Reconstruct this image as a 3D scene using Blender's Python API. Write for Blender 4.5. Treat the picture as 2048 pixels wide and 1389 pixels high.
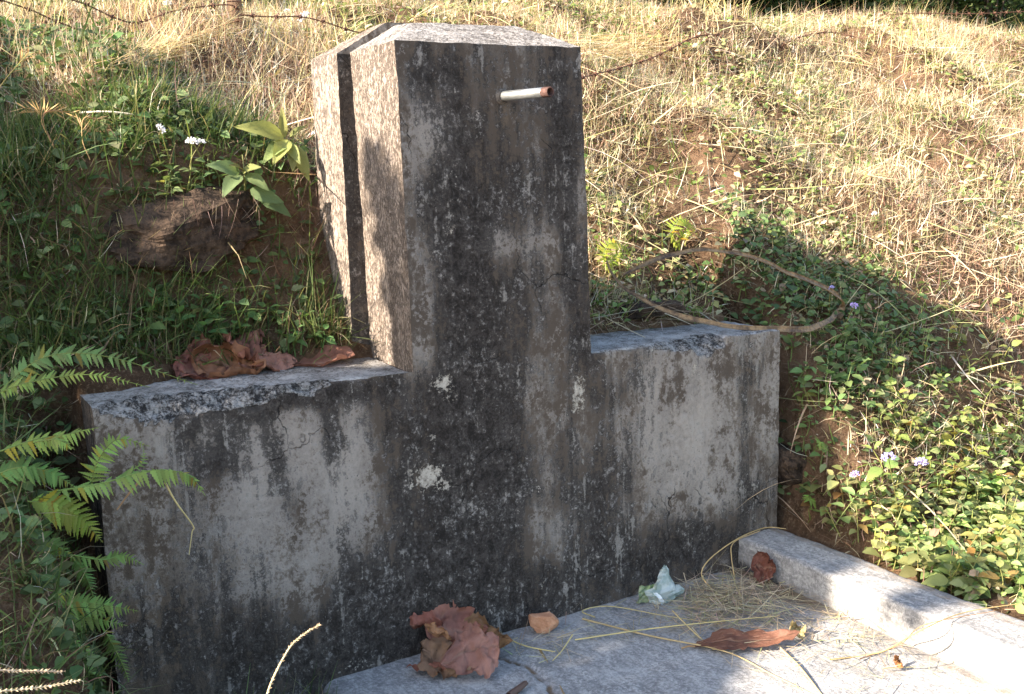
import bpy, math
import numpy as np
from mathutils import Matrix, Vector

# ------------------------------------------------------------------ camera, sky, sun, exposure
sc = bpy.context.scene
for o in list(bpy.data.objects):
    bpy.data.objects.remove(o)

F_PX, PITCH, ROLL, YAW = 2201.0, 0.173, -0.028, 0.524
CAM = np.array([-1.2795, -2.8005, 1.455])
_cp, _sp = math.cos(PITCH), math.sin(PITCH)
FW = np.array([math.sin(YAW) * _cp, math.cos(YAW) * _cp, -_sp])
_r = np.array([math.cos(YAW), -math.sin(YAW), 0.0])
_u = np.cross(_r, FW)
RT = math.cos(ROLL) * _r + math.sin(ROLL) * _u
UP = -math.sin(ROLL) * _r + math.cos(ROLL) * _u

cam_data = bpy.data.cameras.new('camera')
cam_data.sensor_width = 36.0
cam_data.lens = F_PX / 2048 * 36.0
cam_data.clip_start = 0.05
cam_data.clip_end = 500
cam = bpy.data.objects.new('camera', cam_data)
sc.collection.objects.link(cam)
cam.matrix_world = Matrix(((RT[0], UP[0], -FW[0], CAM[0]), (RT[1], UP[1], -FW[1], CAM[1]),
                           (RT[2], UP[2], -FW[2], CAM[2]), (0, 0, 0, 1)))
sc.camera = cam

SUN_EL = math.radians(28.5)
SUN_A = math.radians(2.6)          # the sun stands a little behind the plane of the wall
SDIR = np.array([math.cos(SUN_EL) * math.cos(SUN_A), -math.cos(SUN_EL) * math.sin(SUN_A), -math.sin(SUN_EL)])
world = bpy.data.worlds.new('World')
sc.world = world
world.use_nodes = True
wn = world.node_tree
bg = wn.nodes['Background']
sky = wn.nodes.new('ShaderNodeTexSky')
sky.sky_type = 'NISHITA'
sky.sun_disc = False
sky.sun_elevation = SUN_EL
tosun = -SDIR
sky.sun_rotation = math.atan2(tosun[0], tosun[1])
sky.air_density = 1.0
sky.dust_density = 1.5
wn.links.new(sky.outputs[0], bg.inputs[0])
bg.inputs[1].default_value = 0.122
sun_data = bpy.data.lights.new('sun', 'SUN')
sun_data.energy = 5.0
sun_data.angle = math.radians(0.53)
sun_data.color = (1.0, 0.88, 0.74)
sun = bpy.data.objects.new('sun', sun_data)
sc.collection.objects.link(sun)
sun.rotation_euler = Vector(SDIR).to_track_quat('-Z', 'Y').to_euler()
vs = sc.view_settings
vs.view_transform = 'Standard'
vs.look = 'None'
vs.exposure = 1.9
vs.gamma = 1.0
vs.use_curve_mapping = False
sc.cycles.max_bounces = 6
sc.cycles.diffuse_bounces = 3
sc.cycles.transmission_bounces = 4
sc.cycles.transparent_max_bounces = 6

# ------------------------------------------------------------------ helpers
rng = np.random.default_rng(7)
COL = sc.collection


def ray(u, v):
    return FW + RT * (u - 1024) / F_PX - UP * (v - 694.5) / F_PX


def aty(u, v, y):
    d = ray(u, v)
    return CAM + d * (y - CAM[1]) / d[1]


def atz(u, v, z):
    d = ray(u, v)
    return CAM + d * (z - CAM[2]) / d[2]


def project(P):
    d = np.asarray(P) - CAM
    z = d @ FW
    z = np.where(np.abs(z) < 1e-3, 1e-3, z)
    return 1024 + F_PX * (d @ RT) / z, 694.5 - F_PX * (d @ UP) / z, z


def hash3(i, j, k, seed):
    n = (i.astype(np.int64) * 374761393 + j.astype(np.int64) * 668265263 + k.astype(np.int64) * 2147483647 + seed * 144665) & 0xffffffff
    n = ((n ^ (n >> 13)) * 1274126177) & 0xffffffff
    n = ((n ^ (n >> 16)) * 2246822519) & 0xffffffff
    return ((n ^ (n >> 15)) & 0xffff) / 65535.0


def vnoise(p, seed=0):
    p = np.atleast_2d(np.asarray(p, float))
    f = np.floor(p)
    t = p - f
    t = t * t * (3 - 2 * t)
    i, j, k = f[:, 0].astype(int), f[:, 1].astype(int), f[:, 2].astype(int)
    out = 0
    for a in (0, 1):
        wx = t[:, 0] if a else 1 - t[:, 0]
        for b in (0, 1):
            wy = t[:, 1] if b else 1 - t[:, 1]
            for c in (0, 1):
                wz = t[:, 2] if c else 1 - t[:, 2]
                out = out + wx * wy * wz * hash3(i + a, j + b, k + c, seed)
    return out


def fbm(p, seed=0, octv=4, gain=0.5):
    p = np.atleast_2d(np.asarray(p, float))
    a, s, w = 1.0, 0.0, 0.0
    for o in range(octv):
        s = s + a * vnoise(p * 2 ** o + 17.3 * o, seed + o)
        w += a
        a *= gain
    return s / w


def sstep(a, b, x):
    t = np.clip((np.asarray(x, float) - a) / (b - a), 0, 1)
    return t * t * (3 - 2 * t)


def link_mesh(name, me, mat=None, parent=None):
    o = bpy.data.objects.new(name, me)
    COL.objects.link(o)
    if mat is not None and len(me.materials) == 0:
        me.materials.append(mat)
    if parent is not None:
        o.parent = parent
    return o


def mesh_np(name, verts, faces, smooth=True, col=None, attrs=None):
    """verts (N,3), faces (M,k) one array of equal-length faces or a list of such arrays"""
    if not isinstance(faces, list):
        faces = [faces]
    me = bpy.data.meshes.new(name)
    verts = np.asarray(verts, np.float32)
    me.vertices.add(len(verts))
    me.vertices.foreach_set('co', verts.ravel())
    loops = np.concatenate([np.asarray(f, np.int32).ravel() for f in faces])
    sizes = np.concatenate([np.full(len(f), np.asarray(f).shape[1], np.int32) for f in faces])
    starts = np.concatenate([[0], np.cumsum(sizes)[:-1]]).astype(np.int32)
    me.loops.add(len(loops))
    me.loops.foreach_set('vertex_index', loops)
    me.polygons.add(len(sizes))
    me.polygons.foreach_set('loop_start', starts)
    me.update(calc_edges=True)
    me.polygons.foreach_set('use_smooth', np.full(len(sizes), bool(smooth)))
    if col is not None:
        a = me.color_attributes.new('col', 'FLOAT_COLOR', 'POINT')
        c = np.ones((len(verts), 4), np.float32)
        c[:, :3] = col
        a.data.foreach_set('color', c.ravel())
    for k, v in (attrs or {}).items():
        a = me.attributes.new(k, 'FLOAT', 'POINT')
        a.data.foreach_set('value', np.asarray(v, np.float32))
    return me


ORD = ['first', 'second', 'third', 'fourth', 'fifth', 'sixth', 'seventh', 'eighth', 'ninth', 'tenth', 'eleventh', 'twelfth', 'thirteenth', 'fourteenth', 'fifteenth', 'sixteenth', 'seventeenth', 'eighteenth', 'nineteenth', 'twentieth']


def tag(o, label=None, cat=None, group=None, kind=None):
    if label:
        o['label'] = label
    if cat:
        o['category'] = cat
    if group:
        o['group'] = group
    if kind:
        o['kind'] = kind
    return o


def empty(name, loc):
    o = bpy.data.objects.new(name, None)
    COL.objects.link(o)
    o.location = loc
    o.empty_display_size = 0.05
    return o


def grid_faces(nu, nv, off=0):
    i, j = np.meshgrid(np.arange(nu - 1), np.arange(nv - 1), indexing='ij')
    a = (i * nv + j).ravel() + off
    return np.stack([a, a + nv, a + nv + 1, a + 1], 1)


def tube(path, rad, n=6, cap=True):
    """tapered tube along a path; returns verts, quads"""
    P = np.asarray(path, float)
    m = len(P)
    R = np.broadcast_to(np.asarray(rad, float), (m,))
    T = np.gradient(P, axis=0)
    T /= np.linalg.norm(T, axis=1)[:, None] + 1e-12
    ref = np.array([0, 0, 1.0]) if abs(T[0][2]) < .9 else np.array([1.0, 0, 0])
    V = []
    nrm = np.cross(T[0], ref)
    nrm /= np.linalg.norm(nrm)
    for k in range(m):
        nrm = nrm - T[k] * (nrm @ T[k])
        nrm /= np.linalg.norm(nrm) + 1e-12
        b = np.cross(T[k], nrm)
        a = np.arange(n) * 2 * math.pi / n
        V.append(P[k] + R[k] * (np.cos(a)[:, None] * nrm + np.sin(a)[:, None] * b))
    V = np.concatenate(V)
    k, j = np.meshgrid(np.arange(m - 1), np.arange(n), indexing='ij')
    k, j = k.ravel(), j.ravel()
    j2 = (j + 1) % n
    Fc = np.stack([k * n + j, k * n + j2, (k + 1) * n + j2, (k + 1) * n + j], 1)
    return V, Fc


def spline(pts, n=24):
    """Catmull-Rom through the points"""
    P = np.asarray(pts, float)
    if len(P) == 2:
        t = np.linspace(0, 1, n)[:, None]
        return P[0] * (1 - t) + P[1] * t
    Q = np.concatenate([[2 * P[0] - P[1]], P, [2 * P[-1] - P[-2]]])
    out = []
    for s in np.linspace(0, len(P) - 1 - 1e-9, n):
        i = int(s)
        t = s - i
        p0, p1, p2, p3 = Q[i], Q[i + 1], Q[i + 2], Q[i + 3]
        out.append(0.5 * (2 * p1 + (p2 - p0) * t + (2 * p0 - 5 * p1 + 4 * p2 - p3) * t * t + (3 * p1 - p0 - 3 * p2 + p3) * t ** 3))
    return np.array(out)


class Mat:
    """small node-tree builder"""

    def __init__(self, name):
        self.m = bpy.data.materials.new(name)
        self.m.use_nodes = True
        self.t = self.m.node_tree
        self.b = self.t.nodes['Principled BSDF']
        self.out = self.t.nodes['Material Output']

    def n(self, typ, props=None, **inp):
        nd = self.t.nodes.new('ShaderNode' + typ)
        for k, v in (props or {}).items():
            setattr(nd, k, v)
        for k, v in inp.items():
            key = k.replace('_', ' ')
            sock = nd.inputs[int(k[1:])] if k[0] == 'i' and k[1:].isdigit() else nd.inputs[key]
            self.set(sock, v)
        return nd

    def set(self, sock, v):
        if hasattr(v, 'default_value') or hasattr(v, 'is_linked'):
            self.t.links.new(v, sock)
        elif hasattr(v, 'outputs'):
            self.t.links.new(v.outputs[0], sock)
        else:
            if isinstance(v, (tuple, list)) and len(v) == 3 and sock.type == 'RGBA':
                v = (*v, 1)
            sock.default_value = v

    def math(self, op, a, b=0.0, c=None, clamp=False):
        nd = self.t.nodes.new('ShaderNodeMath')
        nd.operation = op
        nd.use_clamp = clamp
        self.set(nd.inputs[0], a)
        self.set(nd.inputs[1], b)
        if c is not None:
            self.set(nd.inputs[2], c)
        return nd.outputs[0]

    def add(self, *a):
        r = a[0]
        for x in a[1:]:
            r = self.math('ADD', r, x)
        return r

    def mul(self, a, b):
        return self.math('MULTIPLY', a, b)

    def ramp(self, v, a, b, lo=0.0, hi=1.0):
        nd = self.t.nodes.new('ShaderNodeMapRange')
        nd.interpolation_type = 'SMOOTHSTEP'
        for s, x in zip(nd.inputs, (v, a, b, lo, hi)):
            self.set(s, x)
        return nd.outputs[0]

    def mix(self, fac, a, b, mode='MIX'):
        nd = self.t.nodes.new('ShaderNodeMix')
        nd.data_type = 'RGBA'
        nd.blend_type = mode
        self.set(nd.inputs[0], fac)
        self.set(nd.inputs[6], a)
        self.set(nd.inputs[7], b)
        return nd.outputs[2]

    def coords(self, scale=(1, 1, 1), loc=(0, 0, 0), out='Object'):
        tc = self.t.nodes.new('ShaderNodeTexCoord')
        mp = self.t.nodes.new('ShaderNodeMapping')
        self.t.links.new(tc.outputs[out], mp.inputs[0])
        mp.inputs['Scale'].default_value = scale
        mp.inputs['Location'].default_value = loc
        return mp.outputs[0]

    def noise(self, vec, scale, detail=4, rough=.5, dist=0.0):
        nd = self.t.nodes.new('ShaderNodeTexNoise')
        self.t.links.new(vec, nd.inputs['Vector'])
        nd.inputs['Scale'].default_value = scale
        nd.inputs['Detail'].default_value = detail
        nd.inputs['Roughness'].default_value = rough
        nd.inputs['Distortion'].default_value = dist
        return nd.outputs[0]

    def attr(self, name, out='Fac'):
        nd = self.t.nodes.new('ShaderNodeAttribute')
        nd.attribute_name = name
        return nd.outputs[out]

    def bump(self, h, dist, strength=1.0):
        nd = self.t.nodes.new('ShaderNodeBump')
        nd.inputs['Distance'].default_value = dist
        nd.inputs['Strength'].default_value = strength
        self.set(nd.inputs['Height'], h)
        self.t.links.new(nd.outputs[0], self.b.inputs['Normal'])
        return nd

    def base(self, c, rough=.9, spec=.25):
        self.set(self.b.inputs['Base Color'], c)
        self.set(self.b.inputs['Roughness'], rough)
        self.b.inputs['Specular IOR Level'].default_value = spec
        return self.m


# ------------------------------------------------------------------ materials
def concrete_material():
    M = Mat('weathered_concrete')
    c = M.coords()
    cs = M.coords((1, 1, .13))
    cs2 = M.coords((1, 1, .28), (3, 1, 5))
    streak = M.noise(cs, 13, 7, .62, .4)
    streak2 = M.noise(cs2, 26, 6, .65, .3)
    blot = M.noise(c, 6.5, 9, .68, .5)
    blot2 = M.noise(M.coords((1, 1, .6), (7, 2, 1)), 14, 8, .7, .3)
    fine = M.noise(c, 70, 6, .72)
    spk = M.noise(c, 230, 3, .6)
    dark, pale, cream, brown, side, rub = [M.attr(k) for k in ('dark', 'pale', 'cream', 'brown', 'side', 'rubble')]
    h = lambda v, k: M.math('MULTIPLY_ADD', v, k, -.5 * k)
    mid = M.noise(M.coords((1, 1, .75), (2, 9, 4)), 33, 8, .74, .6)
    gran = M.noise(c, 120, 5, .75)
    colm = M.noise(M.coords((1, 1, .035), (1, 4, 9)), 10, 5, .62, .25)
    # plaster tone
    tone = M.ramp(M.add(M.mul(pale, .60), h(blot, 1.8), h(streak2, .9), h(colm, .9), h(mid, 1.3), h(fine, .7)), -.10, .85)
    plaster = M.mix(tone, (.10, .078, .060), (.42, .365, .305))
    warm = M.ramp(M.add(brown, h(blot2, .9), h(streak, .6), h(fine, .9), h(gran, .5)), .3, .95)
    plaster = M.mix(M.mul(warm, .6), plaster, M.mix(fine, (.13, .095, .065), (.25, .19, .13)))
    # a thin grey skin that has flaked off in places
    skin = M.ramp(M.add(h(blot2, 1.4), h(mid, 1.0), h(blot, .8), h(fine, 1.0), h(gran, .7), h(colm, .5), M.mul(pale, .50), -.18), -.08, .08)
    plaster = M.mix(M.mul(skin, .55), plaster, M.mix(fine, (.22, .195, .17), (.47, .42, .37)))
    # black algae
    dk = M.add(M.mul(dark, 1.0), h(streak, 1.1), h(streak2, .9), h(colm, 1.3), h(blot, 1.7), h(mid, 1.5), h(fine, 1.1), h(gran, .6))
    dmask = M.ramp(dk, .28, .62)
    front = M.mix(M.mul(dmask, .9), plaster, M.mix(M.ramp(M.add(mid, h(gran, .8)), .35, .65), (.013, .0115, .0105), (.062, .053, .047)))
    # grey lichen specks and crusts over everything
    lich = M.mul(M.ramp(M.add(fine, h(mid, 1.0), h(gran, .9), h(streak2, .5), h(blot, .6)), .61, .75), .5)
    front = M.mix(lich, front, M.mix(mid, (.22, .20, .185), (.42, .39, .355)))
    # pale lime runs
    run = M.noise(M.coords((1, 1, .055), (5, 3, 2)), 55, 4, .6, .15)
    runm = M.ramp(M.add(run, h(blot, 1.1), h(colm, .5), h(mid, .8), h(fine, .4)), .66, .76)
    front = M.mix(M.mul(runm, .5), front, (.38, .345, .30))
    # peeled cream plaster with hard edges
    cm = M.ramp(M.add(cream, h(blot2, 1.0), h(mid, 1.5), h(fine, 1.3), h(gran, 1.0), h(blot, .6)), .36, .56)
    front = M.mix(cm, front, M.mix(M.ramp(M.add(fine, h(mid, .8)), .3, .7), (.27, .235, .19), (.58, .52, .43)))
    # dark pin-holes
    front = M.mix(M.mul(M.ramp(M.add(gran, h(spk, .5), h(mid, .5)), .64, .72), .75), front, (.02, .018, .017))
    # cracks
    dv = M.t.nodes.new('ShaderNodeVectorMath')
    dv.operation = 'ADD'
    M.t.links.new(c, dv.inputs[0])
    nz = M.t.nodes.new('ShaderNodeTexNoise')
    M.t.links.new(c, nz.inputs['Vector'])
    nz.inputs['Scale'].default_value = 6
    nz.inputs['Detail'].default_value = 6
    sc_ = M.t.nodes.new('ShaderNodeVectorMath')
    sc_.operation = 'SCALE'
    M.t.links.new(nz.outputs['Color'], sc_.inputs[0])
    sc_.inputs['Scale'].default_value = .28
    M.t.links.new(sc_.outputs[0], dv.inputs[1])
    vo = M.t.nodes.new('ShaderNodeTexVoronoi')
    vo.feature = 'DISTANCE_TO_EDGE'
    vo.inputs['Scale'].default_value = 3.1
    M.t.links.new(dv.outputs[0], vo.inputs['Vector'])
    crack = M.math('SUBTRACT', 1.0, M.ramp(vo.outputs['Distance'], .001, .007))
    cmask = M.ramp(M.noise(c, 2.3, 3, .5), .52, .60)
    crack = M.mul(crack, cmask)
    front = M.mix(M.mul(crack, .85), front, (.012, .011, .011))
    # sides and tops: tan, pitted
    pit = M.noise(M.coords((1, 1, .42)), 150, 7, .8)
    pitm = M.ramp(M.add(pit, h(mid, .45), h(blot, .3), M.mul(dark, .4)), .53, .60)
    tan = M.mix(M.ramp(M.add(blot, h(colm, .8)), .3, .7), (.21, .165, .13), (.42, .34, .275))
    tan = M.mix(M.ramp(gran, .5, .7), tan, (.46, .40, .35))
    tan = M.mix(M.ramp(pale, .6, .9), tan, M.mix(M.ramp(M.add(blot2, h(fine, .8)), .3, .7), (.26, .245, .225), (.50, .475, .445)))
    sidec = M.mix(M.mul(pitm, .8), tan, (.065, .05, .04))
    sidec = M.mix(M.ramp(M.add(dark, h(streak, 1.1), h(colm, .8), h(mid, 1.1), h(fine, 1.0)), .30, .66), sidec, (.035, .031, .028))
    col = M.mix(M.ramp(side, .35, .65), front, sidec)
    # broken edge: bare aggregate
    rubc = M.mix(M.ramp(M.add(M.noise(c, 30, 7, .75), h(gran, .5)), .36, .66), (.03, .027, .025), (.38, .355, .325))
    rubm = M.ramp(M.add(rub, h(fine, .5)), .4, .6)
    col = M.mix(rubm, col, rubc)
    M.bump(M.add(M.mul(fine, .7), M.mul(spk, .25), M.mul(blot2, .8), M.mul(mid, .8), M.mul(dmask, -.25), M.mul(cm, -.35), M.mul(crack, -1.0), M.mul(M.mul(pitm, side), -.7),
                 M.mul(M.mul(rubm, M.noise(c, 60, 4, .7)), 2.5)), .007, .8)
    return M.base(col, .92, .2)


def floor_material():
    M = Mat('floor_concrete')
    c = M.coords()
    n1 = M.noise(c, 3.2, 7, .65, .3)
    n2 = M.noise(c, 17, 8, .72)
    n3 = M.noise(c, 95, 5, .7)
    dirt, darken = M.attr('dirt'), M.attr('dark')
    h = lambda v, k: M.math('MULTIPLY_ADD', v, k, -.5 * k)
    n4 = M.noise(c, 260, 3, .7)
    n5 = M.noise(M.coords((1, .35, 1), (4, 4, 0)), 38, 7, .75, .4)
    col = M.mix(M.ramp(M.add(M.mul(n1, .6), .2, h(n2, .5), h(n3, .9), h(n5, .8)), .25, .75), (.20, .195, .19), (.47, .455, .435))
    col = M.mix(M.mul(M.ramp(M.add(n3, h(n4, .9), h(n5, .6)), .56, .68), .6), col, (.64, .62, .59))
    col = M.mix(M.mul(M.ramp(M.add(n4, h(n3, 1.0), h(n2, .6)), .66, .76), .5), col, (.10, .092, .085))
    col = M.mix(M.ramp(M.add(dirt, h(n2, .9), h(n3, .5)), .35, .75), col, (.20, .145, .095))
    col = M.mix(M.mul(M.ramp(M.add(darken, h(n2, .7), h(n3, .6)), .4, .7), .85), col, (.035, .033, .032))  # darker along the wall foot, the slab's left edge and on the kerb
    M.bump(M.add(n3, M.mul(n2, 1.0), M.mul(n4, .3), n5), .006, .7)
    return M.base(col, .9, .25)


def soil_material():
    M = Mat('hillside_soil')
    c = M.coords()
    n1 = M.noise(c, 3, 6, .6)
    n2 = M.noise(c, 26, 7, .7)
    n3 = M.noise(c, 120, 4, .7)
    h = lambda v, k: M.math('MULTIPLY_ADD', v, k, -.5 * k)
    col = M.mix(M.ramp(M.add(n1, h(n2, .6)), .3, .7), (.10, .060, .036), (.27, .165, .10))
    col = M.mix(M.ramp(M.add(n3, h(n2, .5)), .5, .7), col, (.30, .21, .13))
    M.bump(M.add(n2, M.mul(n3, .5)), .05, 1.0)
    return M.base(col, .95, .1)


def plant_material(name, trans=.35, rough=.6, var=.25, spec=.3, color=None, obj_rand=False, vein=False):
    M = Mat(name)
    if color is None:
        col = M.attr('col', 'Color')
    else:
        col = M.mix(0.0, color, color)
    if obj_rand:
        oi = M.t.nodes.new('ShaderNodeObjectInfo')
        M.set(M.t.nodes.new('ShaderNodeMath').inputs[0], 0.0)
        col = M.mix(1.0, col, oi.outputs['Color'], 'MULTIPLY')
        hs = M.n('HueSaturation', Color=col)
        M.set(hs.inputs['Value'], M.math('MULTIPLY_ADD', oi.outputs['Random'], var * 2, 1 - var))
        M.set(hs.inputs['Hue'], M.math('MULTIPLY_ADD', oi.outputs['Random'], .05, .475))
        col = hs.outputs[0]
    nz = M.noise(M.coords(), 40, 3, .6)
    col = M.mix(1.0, col, M.mix(nz, (.72, .72, .72), (1.25, 1.25, 1.25)), 'MULTIPLY')
    if vein:
        M.bump(M.noise(M.coords((1, 3, 1)), 60, 3, .6), .004, .5)
    M.base(col, rough, spec)
    if trans > 0:
        tr = M.n('BsdfTranslucent', Color=M.mix(1.0, col, (1.05, 1.0, .88) if name == 'straw' else (1.12, 1.15, .75), 'MULTIPLY'))
        mx = M.n('MixShader', i0=trans)
        M.t.links.new(M.b.outputs[0], mx.inputs[1])
        M.t.links.new(tr.outputs[0], mx.inputs[2])
        M.t.links.new(mx.outputs[0], M.out.inputs[0])
    return M.m


def dead_leaf_material():
    M = Mat('dead_teak_leaf')
    oi = M.t.nodes.new('ShaderNodeObjectInfo')
    tint = oi.outputs['Color']
    c = M.coords()
    n1 = M.noise(c, 14, 5, .6)
    n2 = M.noise(c, 55, 5, .7)
    spot = M.ramp(M.noise(c, 30, 2, .5), .69, .73)
    vein = M.attr('vein')
    col = M.mix(M.ramp(n1, .3, .7), M.mix(1.0, tint, (.62, .55, .55), 'MULTIPLY'), M.mix(1.0, tint, (1.2, 1.15, 1.15), 'MULTIPLY'))
    col = M.mix(M.mul(M.ramp(n2, .5, .75), .35), col, (.13, .06, .04))
    col = M.mix(M.mul(vein, .45), col, (.42, .25, .17))
    col = M.mix(M.mul(spot, .8), col, (.03, .018, .015))
    M.bump(M.add(M.mul(n2, .5), n1, M.mul(vein, -.8)), .006, .8)
    M.base(col, .62, .35)
    tr = M.n('BsdfTranslucent', Color=col)
    mx = M.n('MixShader', i0=.22)
    M.t.links.new(M.b.outputs[0], mx.inputs[1])
    M.t.links.new(tr.outputs[0], mx.inputs[2])
    M.t.links.new(mx.outputs[0], M.out.inputs[0])
    return M.m


def simple_material(name, a, b, scale=20, rough=.8, spec=.3, bump=.004, metal=0.0, stretch=(1, 1, 1)):
    M = Mat(name)
    c = M.coords(stretch)
    n1 = M.noise(c, scale, 6, .65)
    n2 = M.noise(c, scale * 5, 4, .65)
    col = M.mix(M.ramp(M.add(n1, M.math('MULTIPLY_ADD', n2, .6, -.3)), .3, .7), a, b)
    M.b.inputs['Metallic'].default_value = metal
    M.bump(M.add(n1, M.mul(n2, .4)), bump, .8)
    return M.base(col, rough, spec)


MT = dict(
    concrete=concrete_material(), floor=floor_material(), soil=soil_material(),
    straw=plant_material('straw', .25, .65), grass=plant_material('grass_blades', .4, .5),
    leafstuff=plant_material('small_leaves', .35, .5),
    leaf=plant_material('weed_leaf', .38, .55, .28, .22, (.25, .31, .125), True, True),
    fern=plant_material('fern_pinna', .42, .5, .22, .3, (.29, .40, .13), True),
    stem=plant_material('plant_stem', 0, .6, .2, .3, (.20, .22, .08), True),
    drystem=plant_material('dry_stalk', 0, .7, .15, .3, (.52, .41, .24), True),
    petal=plant_material('flower_petals', .3, .7, .06, .2, (.62, .56, .80), True),
    dead=dead_leaf_material(),
    rock=simple_material('bank_rock', (.025, .019, .015), (.11, .075, .052), 14, .95, .1, .035),
    brick=simple_material('brick_chunk', (.46, .22, .12), (.62, .34, .20), 22, .92, .15, .005),
    zinc=simple_material('galvanised_pipe', (.26, .27, .265), (.54, .55, .53), 45, .42, .5, .001, .75, (1, .12, 1)),
    rust=simple_material('rusty_thread', (.06, .034, .028), (.15, .085, .07), 90, .85, .2, .002),
    wire=simple_material('rusty_wire', (.06, .032, .022), (.17, .085, .055), 60, .85, .3, .001),
    wood=simple_material('old_wood', (.09, .055, .035), (.24, .16, .10), 12, .9, .2, .006, 0, (1, 1, .15)),
    bark=simple_material('bark', (.06, .045, .035), (.16, .12, .09), 10, .95, .1, .02, 0, (1, 1, .2)),
    web=None,
)

# ------------------------------------------------------------------ terrain shape
YR = np.array([-40, -3, -.6, -.38, -.12, 0, .25, .5, 1.0, 1.5, 2.1, 2.7, 3.5, 6, 15, 80.])
ZR = np.array([-.1, .0, .08, .13, .52, .66, .90, 1.10, 1.44, 1.76, 2.07, 2.24, 2.27, 2.1, 2.0, 2.0])
YL = np.array([-40, -3, -1.5, -1.1, -.8, -.4, 0, .28, .42, .60, 1.0, 1.6, 2.2, 2.8, 3.6, 6, 15, 80.])
ZL = np.array([-.1, .0, .03, .10, .27, .56, .80, .87, 1.02, 1.42, 1.62, 1.90, 2.10, 2.2, 2.2, 2.1, 2.0, 2.0])
FLOOR_X0 = -.36


def terrain(x, y):
    x = np.asarray(x, float)
    y = np.asarray(y, float)
    x, y = np.broadcast_arrays(x, y)
    sh = x.shape
    x = x.ravel()
    y = y.ravel()
    p = np.stack([x, y, np.zeros_like(x)], 1)
    zr = np.interp(y, YR, ZR)
    zl = np.interp(y, YL, ZL)
    zm = np.interp(y, [-40, .2, .30, .50, .68, 1.0, 1.5, 2.1], [.84, .84, .855, .89, 1.07, 1.41, 1.74, 2.03])
    k = (1 - sstep(1.30, 1.75, x)) * (y < 2.1) * sstep(.10, .32, y)
    zr = zr * (1 - k) + np.where(y < 2.1, zm, zr) * k
    t = sstep(-.15, .75, x)
    z = zl * (1 - t) + zr * t
    # lumps
    amp = .20 * sstep(.15, .9, y) + .06
    far = sstep(8, 30, np.hypot(x, y))
    z = z + (fbm(p * 1.9, 3, 4) - .5) * amp * 1.5 + (fbm(p * 9, 9, 3) - .5) * .05
    z = z + far * (fbm(p * .15, 5, 3) - .5) * 1.5
    z = z + .03 * np.exp(-(((x + .85) / .28) ** 2 + ((y - .22) / .14) ** 2))
    # dirt floor level in front of and beside the wall
    low = -.06 + (fbm(p * 6, 21, 3) - .5) * .04
    sl = sstep(-.86, -1.12, x)                       # bank begins left of the wall
    sr = sstep(1.43, 1.66, x)                        # and right of the kerb
    lowr = .07 + (fbm(p * 7, 22, 3) - .5) * .05
    front = np.where(x < .3, low + (z - low) * sl, np.where(x > 1.36, lowr + (z - lowr) * sr, low))
    inwall = (x > -.86) & (x < 1.43)
    cut = np.where(inwall, sstep(.22 - .12 * sstep(-.45, -.80, x), .30 - .12 * sstep(-.45, -.80, x), y), np.where(x < .3, 1 - (1 - sl) * (1 - sstep(.05, .3, y)), 1 - (1 - sr) * (1 - sstep(.15, .75, y))))
    out = np.where(inwall, low * (1 - cut) + z * cut, front * (1 - cut) + z * cut)
    return out.reshape(sh)


def hit(u, v, dz=0.0):
    """first point of the hillside seen at a photograph position"""
    d = ray(u, v)
    lo, hi = 1.2, 9.0
    for n in (240, 24):
        ts = np.linspace(lo, hi, n)
        P = CAM + d[None] * ts[:, None]
        g = terrain(P[:, 0], P[:, 1]) + dz
        k = max(1, int(np.argmax(P[:, 2] < g)))
        lo, hi = ts[k - 1], ts[k]
    return P[k]


def build_ground():
    xs = np.concatenate([[-80, -40, -20, -10, -6, -4, -3, -2.4], np.arange(-2, 6.5, .028), [6.7, 7, 7.5, 8.5, 10, 14, 25, 50, 90]])
    ys = np.concatenate([[-80, -40, -20, -10, -6, -4, -3, -2.5, -2, -1.7], np.arange(-1.5, 3.8, .028), [4, 4.4, 5, 6, 8, 11, 16, 25, 50, 90]])
    X, Y = np.meshgrid(xs, ys, indexing='ij')
    Z = terrain(X, Y)
    V = np.stack([X.ravel(), Y.ravel(), Z.ravel()], 1)
    me = mesh_np('hillside', V, grid_faces(len(xs), len(ys)))
    o = link_mesh('hillside', me, MT['soil'])
    tag(o, 'reddish earth hillside rising behind the concrete water post', None, None, 'structure')


build_ground()

# ------------------------------------------------------------------ concrete water post
WX0, WX1, WH = -.855, 1.415, .850
PX0, PX1, PH = 0.0, .605, 1.765
WD = .33                 # wing thickness
D1, D2 = .31, .53        # depth of the front and of the rear block
NOISE_P = lambda p, k, s: np.stack([fbm(p * k, s, 3), fbm(p * k, s + 40, 3), fbm(p * k, s + 80, 3)], 1) - .5


def chip_size(x):
    """how far the front top edge of the wings is broken away (y depth, z depth)"""
    n = fbm(np.stack([x * 9, x * 0, x * 0], 1), 61, 3)
    n2 = fbm(np.stack([x * 30, x * 0, x * 0], 1), 62, 2)
    left = sstep(-.86, -.80, x) * (1 - sstep(-.34, -.15, x)) * (.0 + .046 * n + .014 * n2)
    right = sstep(.78, 1.12, x) * (1 - sstep(1.165, 1.18, x)) * (.03 + .05 * n)
    small = .006 + .006 * n2
    far = (x > 1.18) * .004
    s = np.maximum(left, right) + np.where((x < -.12) | ((x > .62) & (x < 1.18)), small, 0) + far
    return s * 1.15, s * (.75 + .4 * n2)


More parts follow.
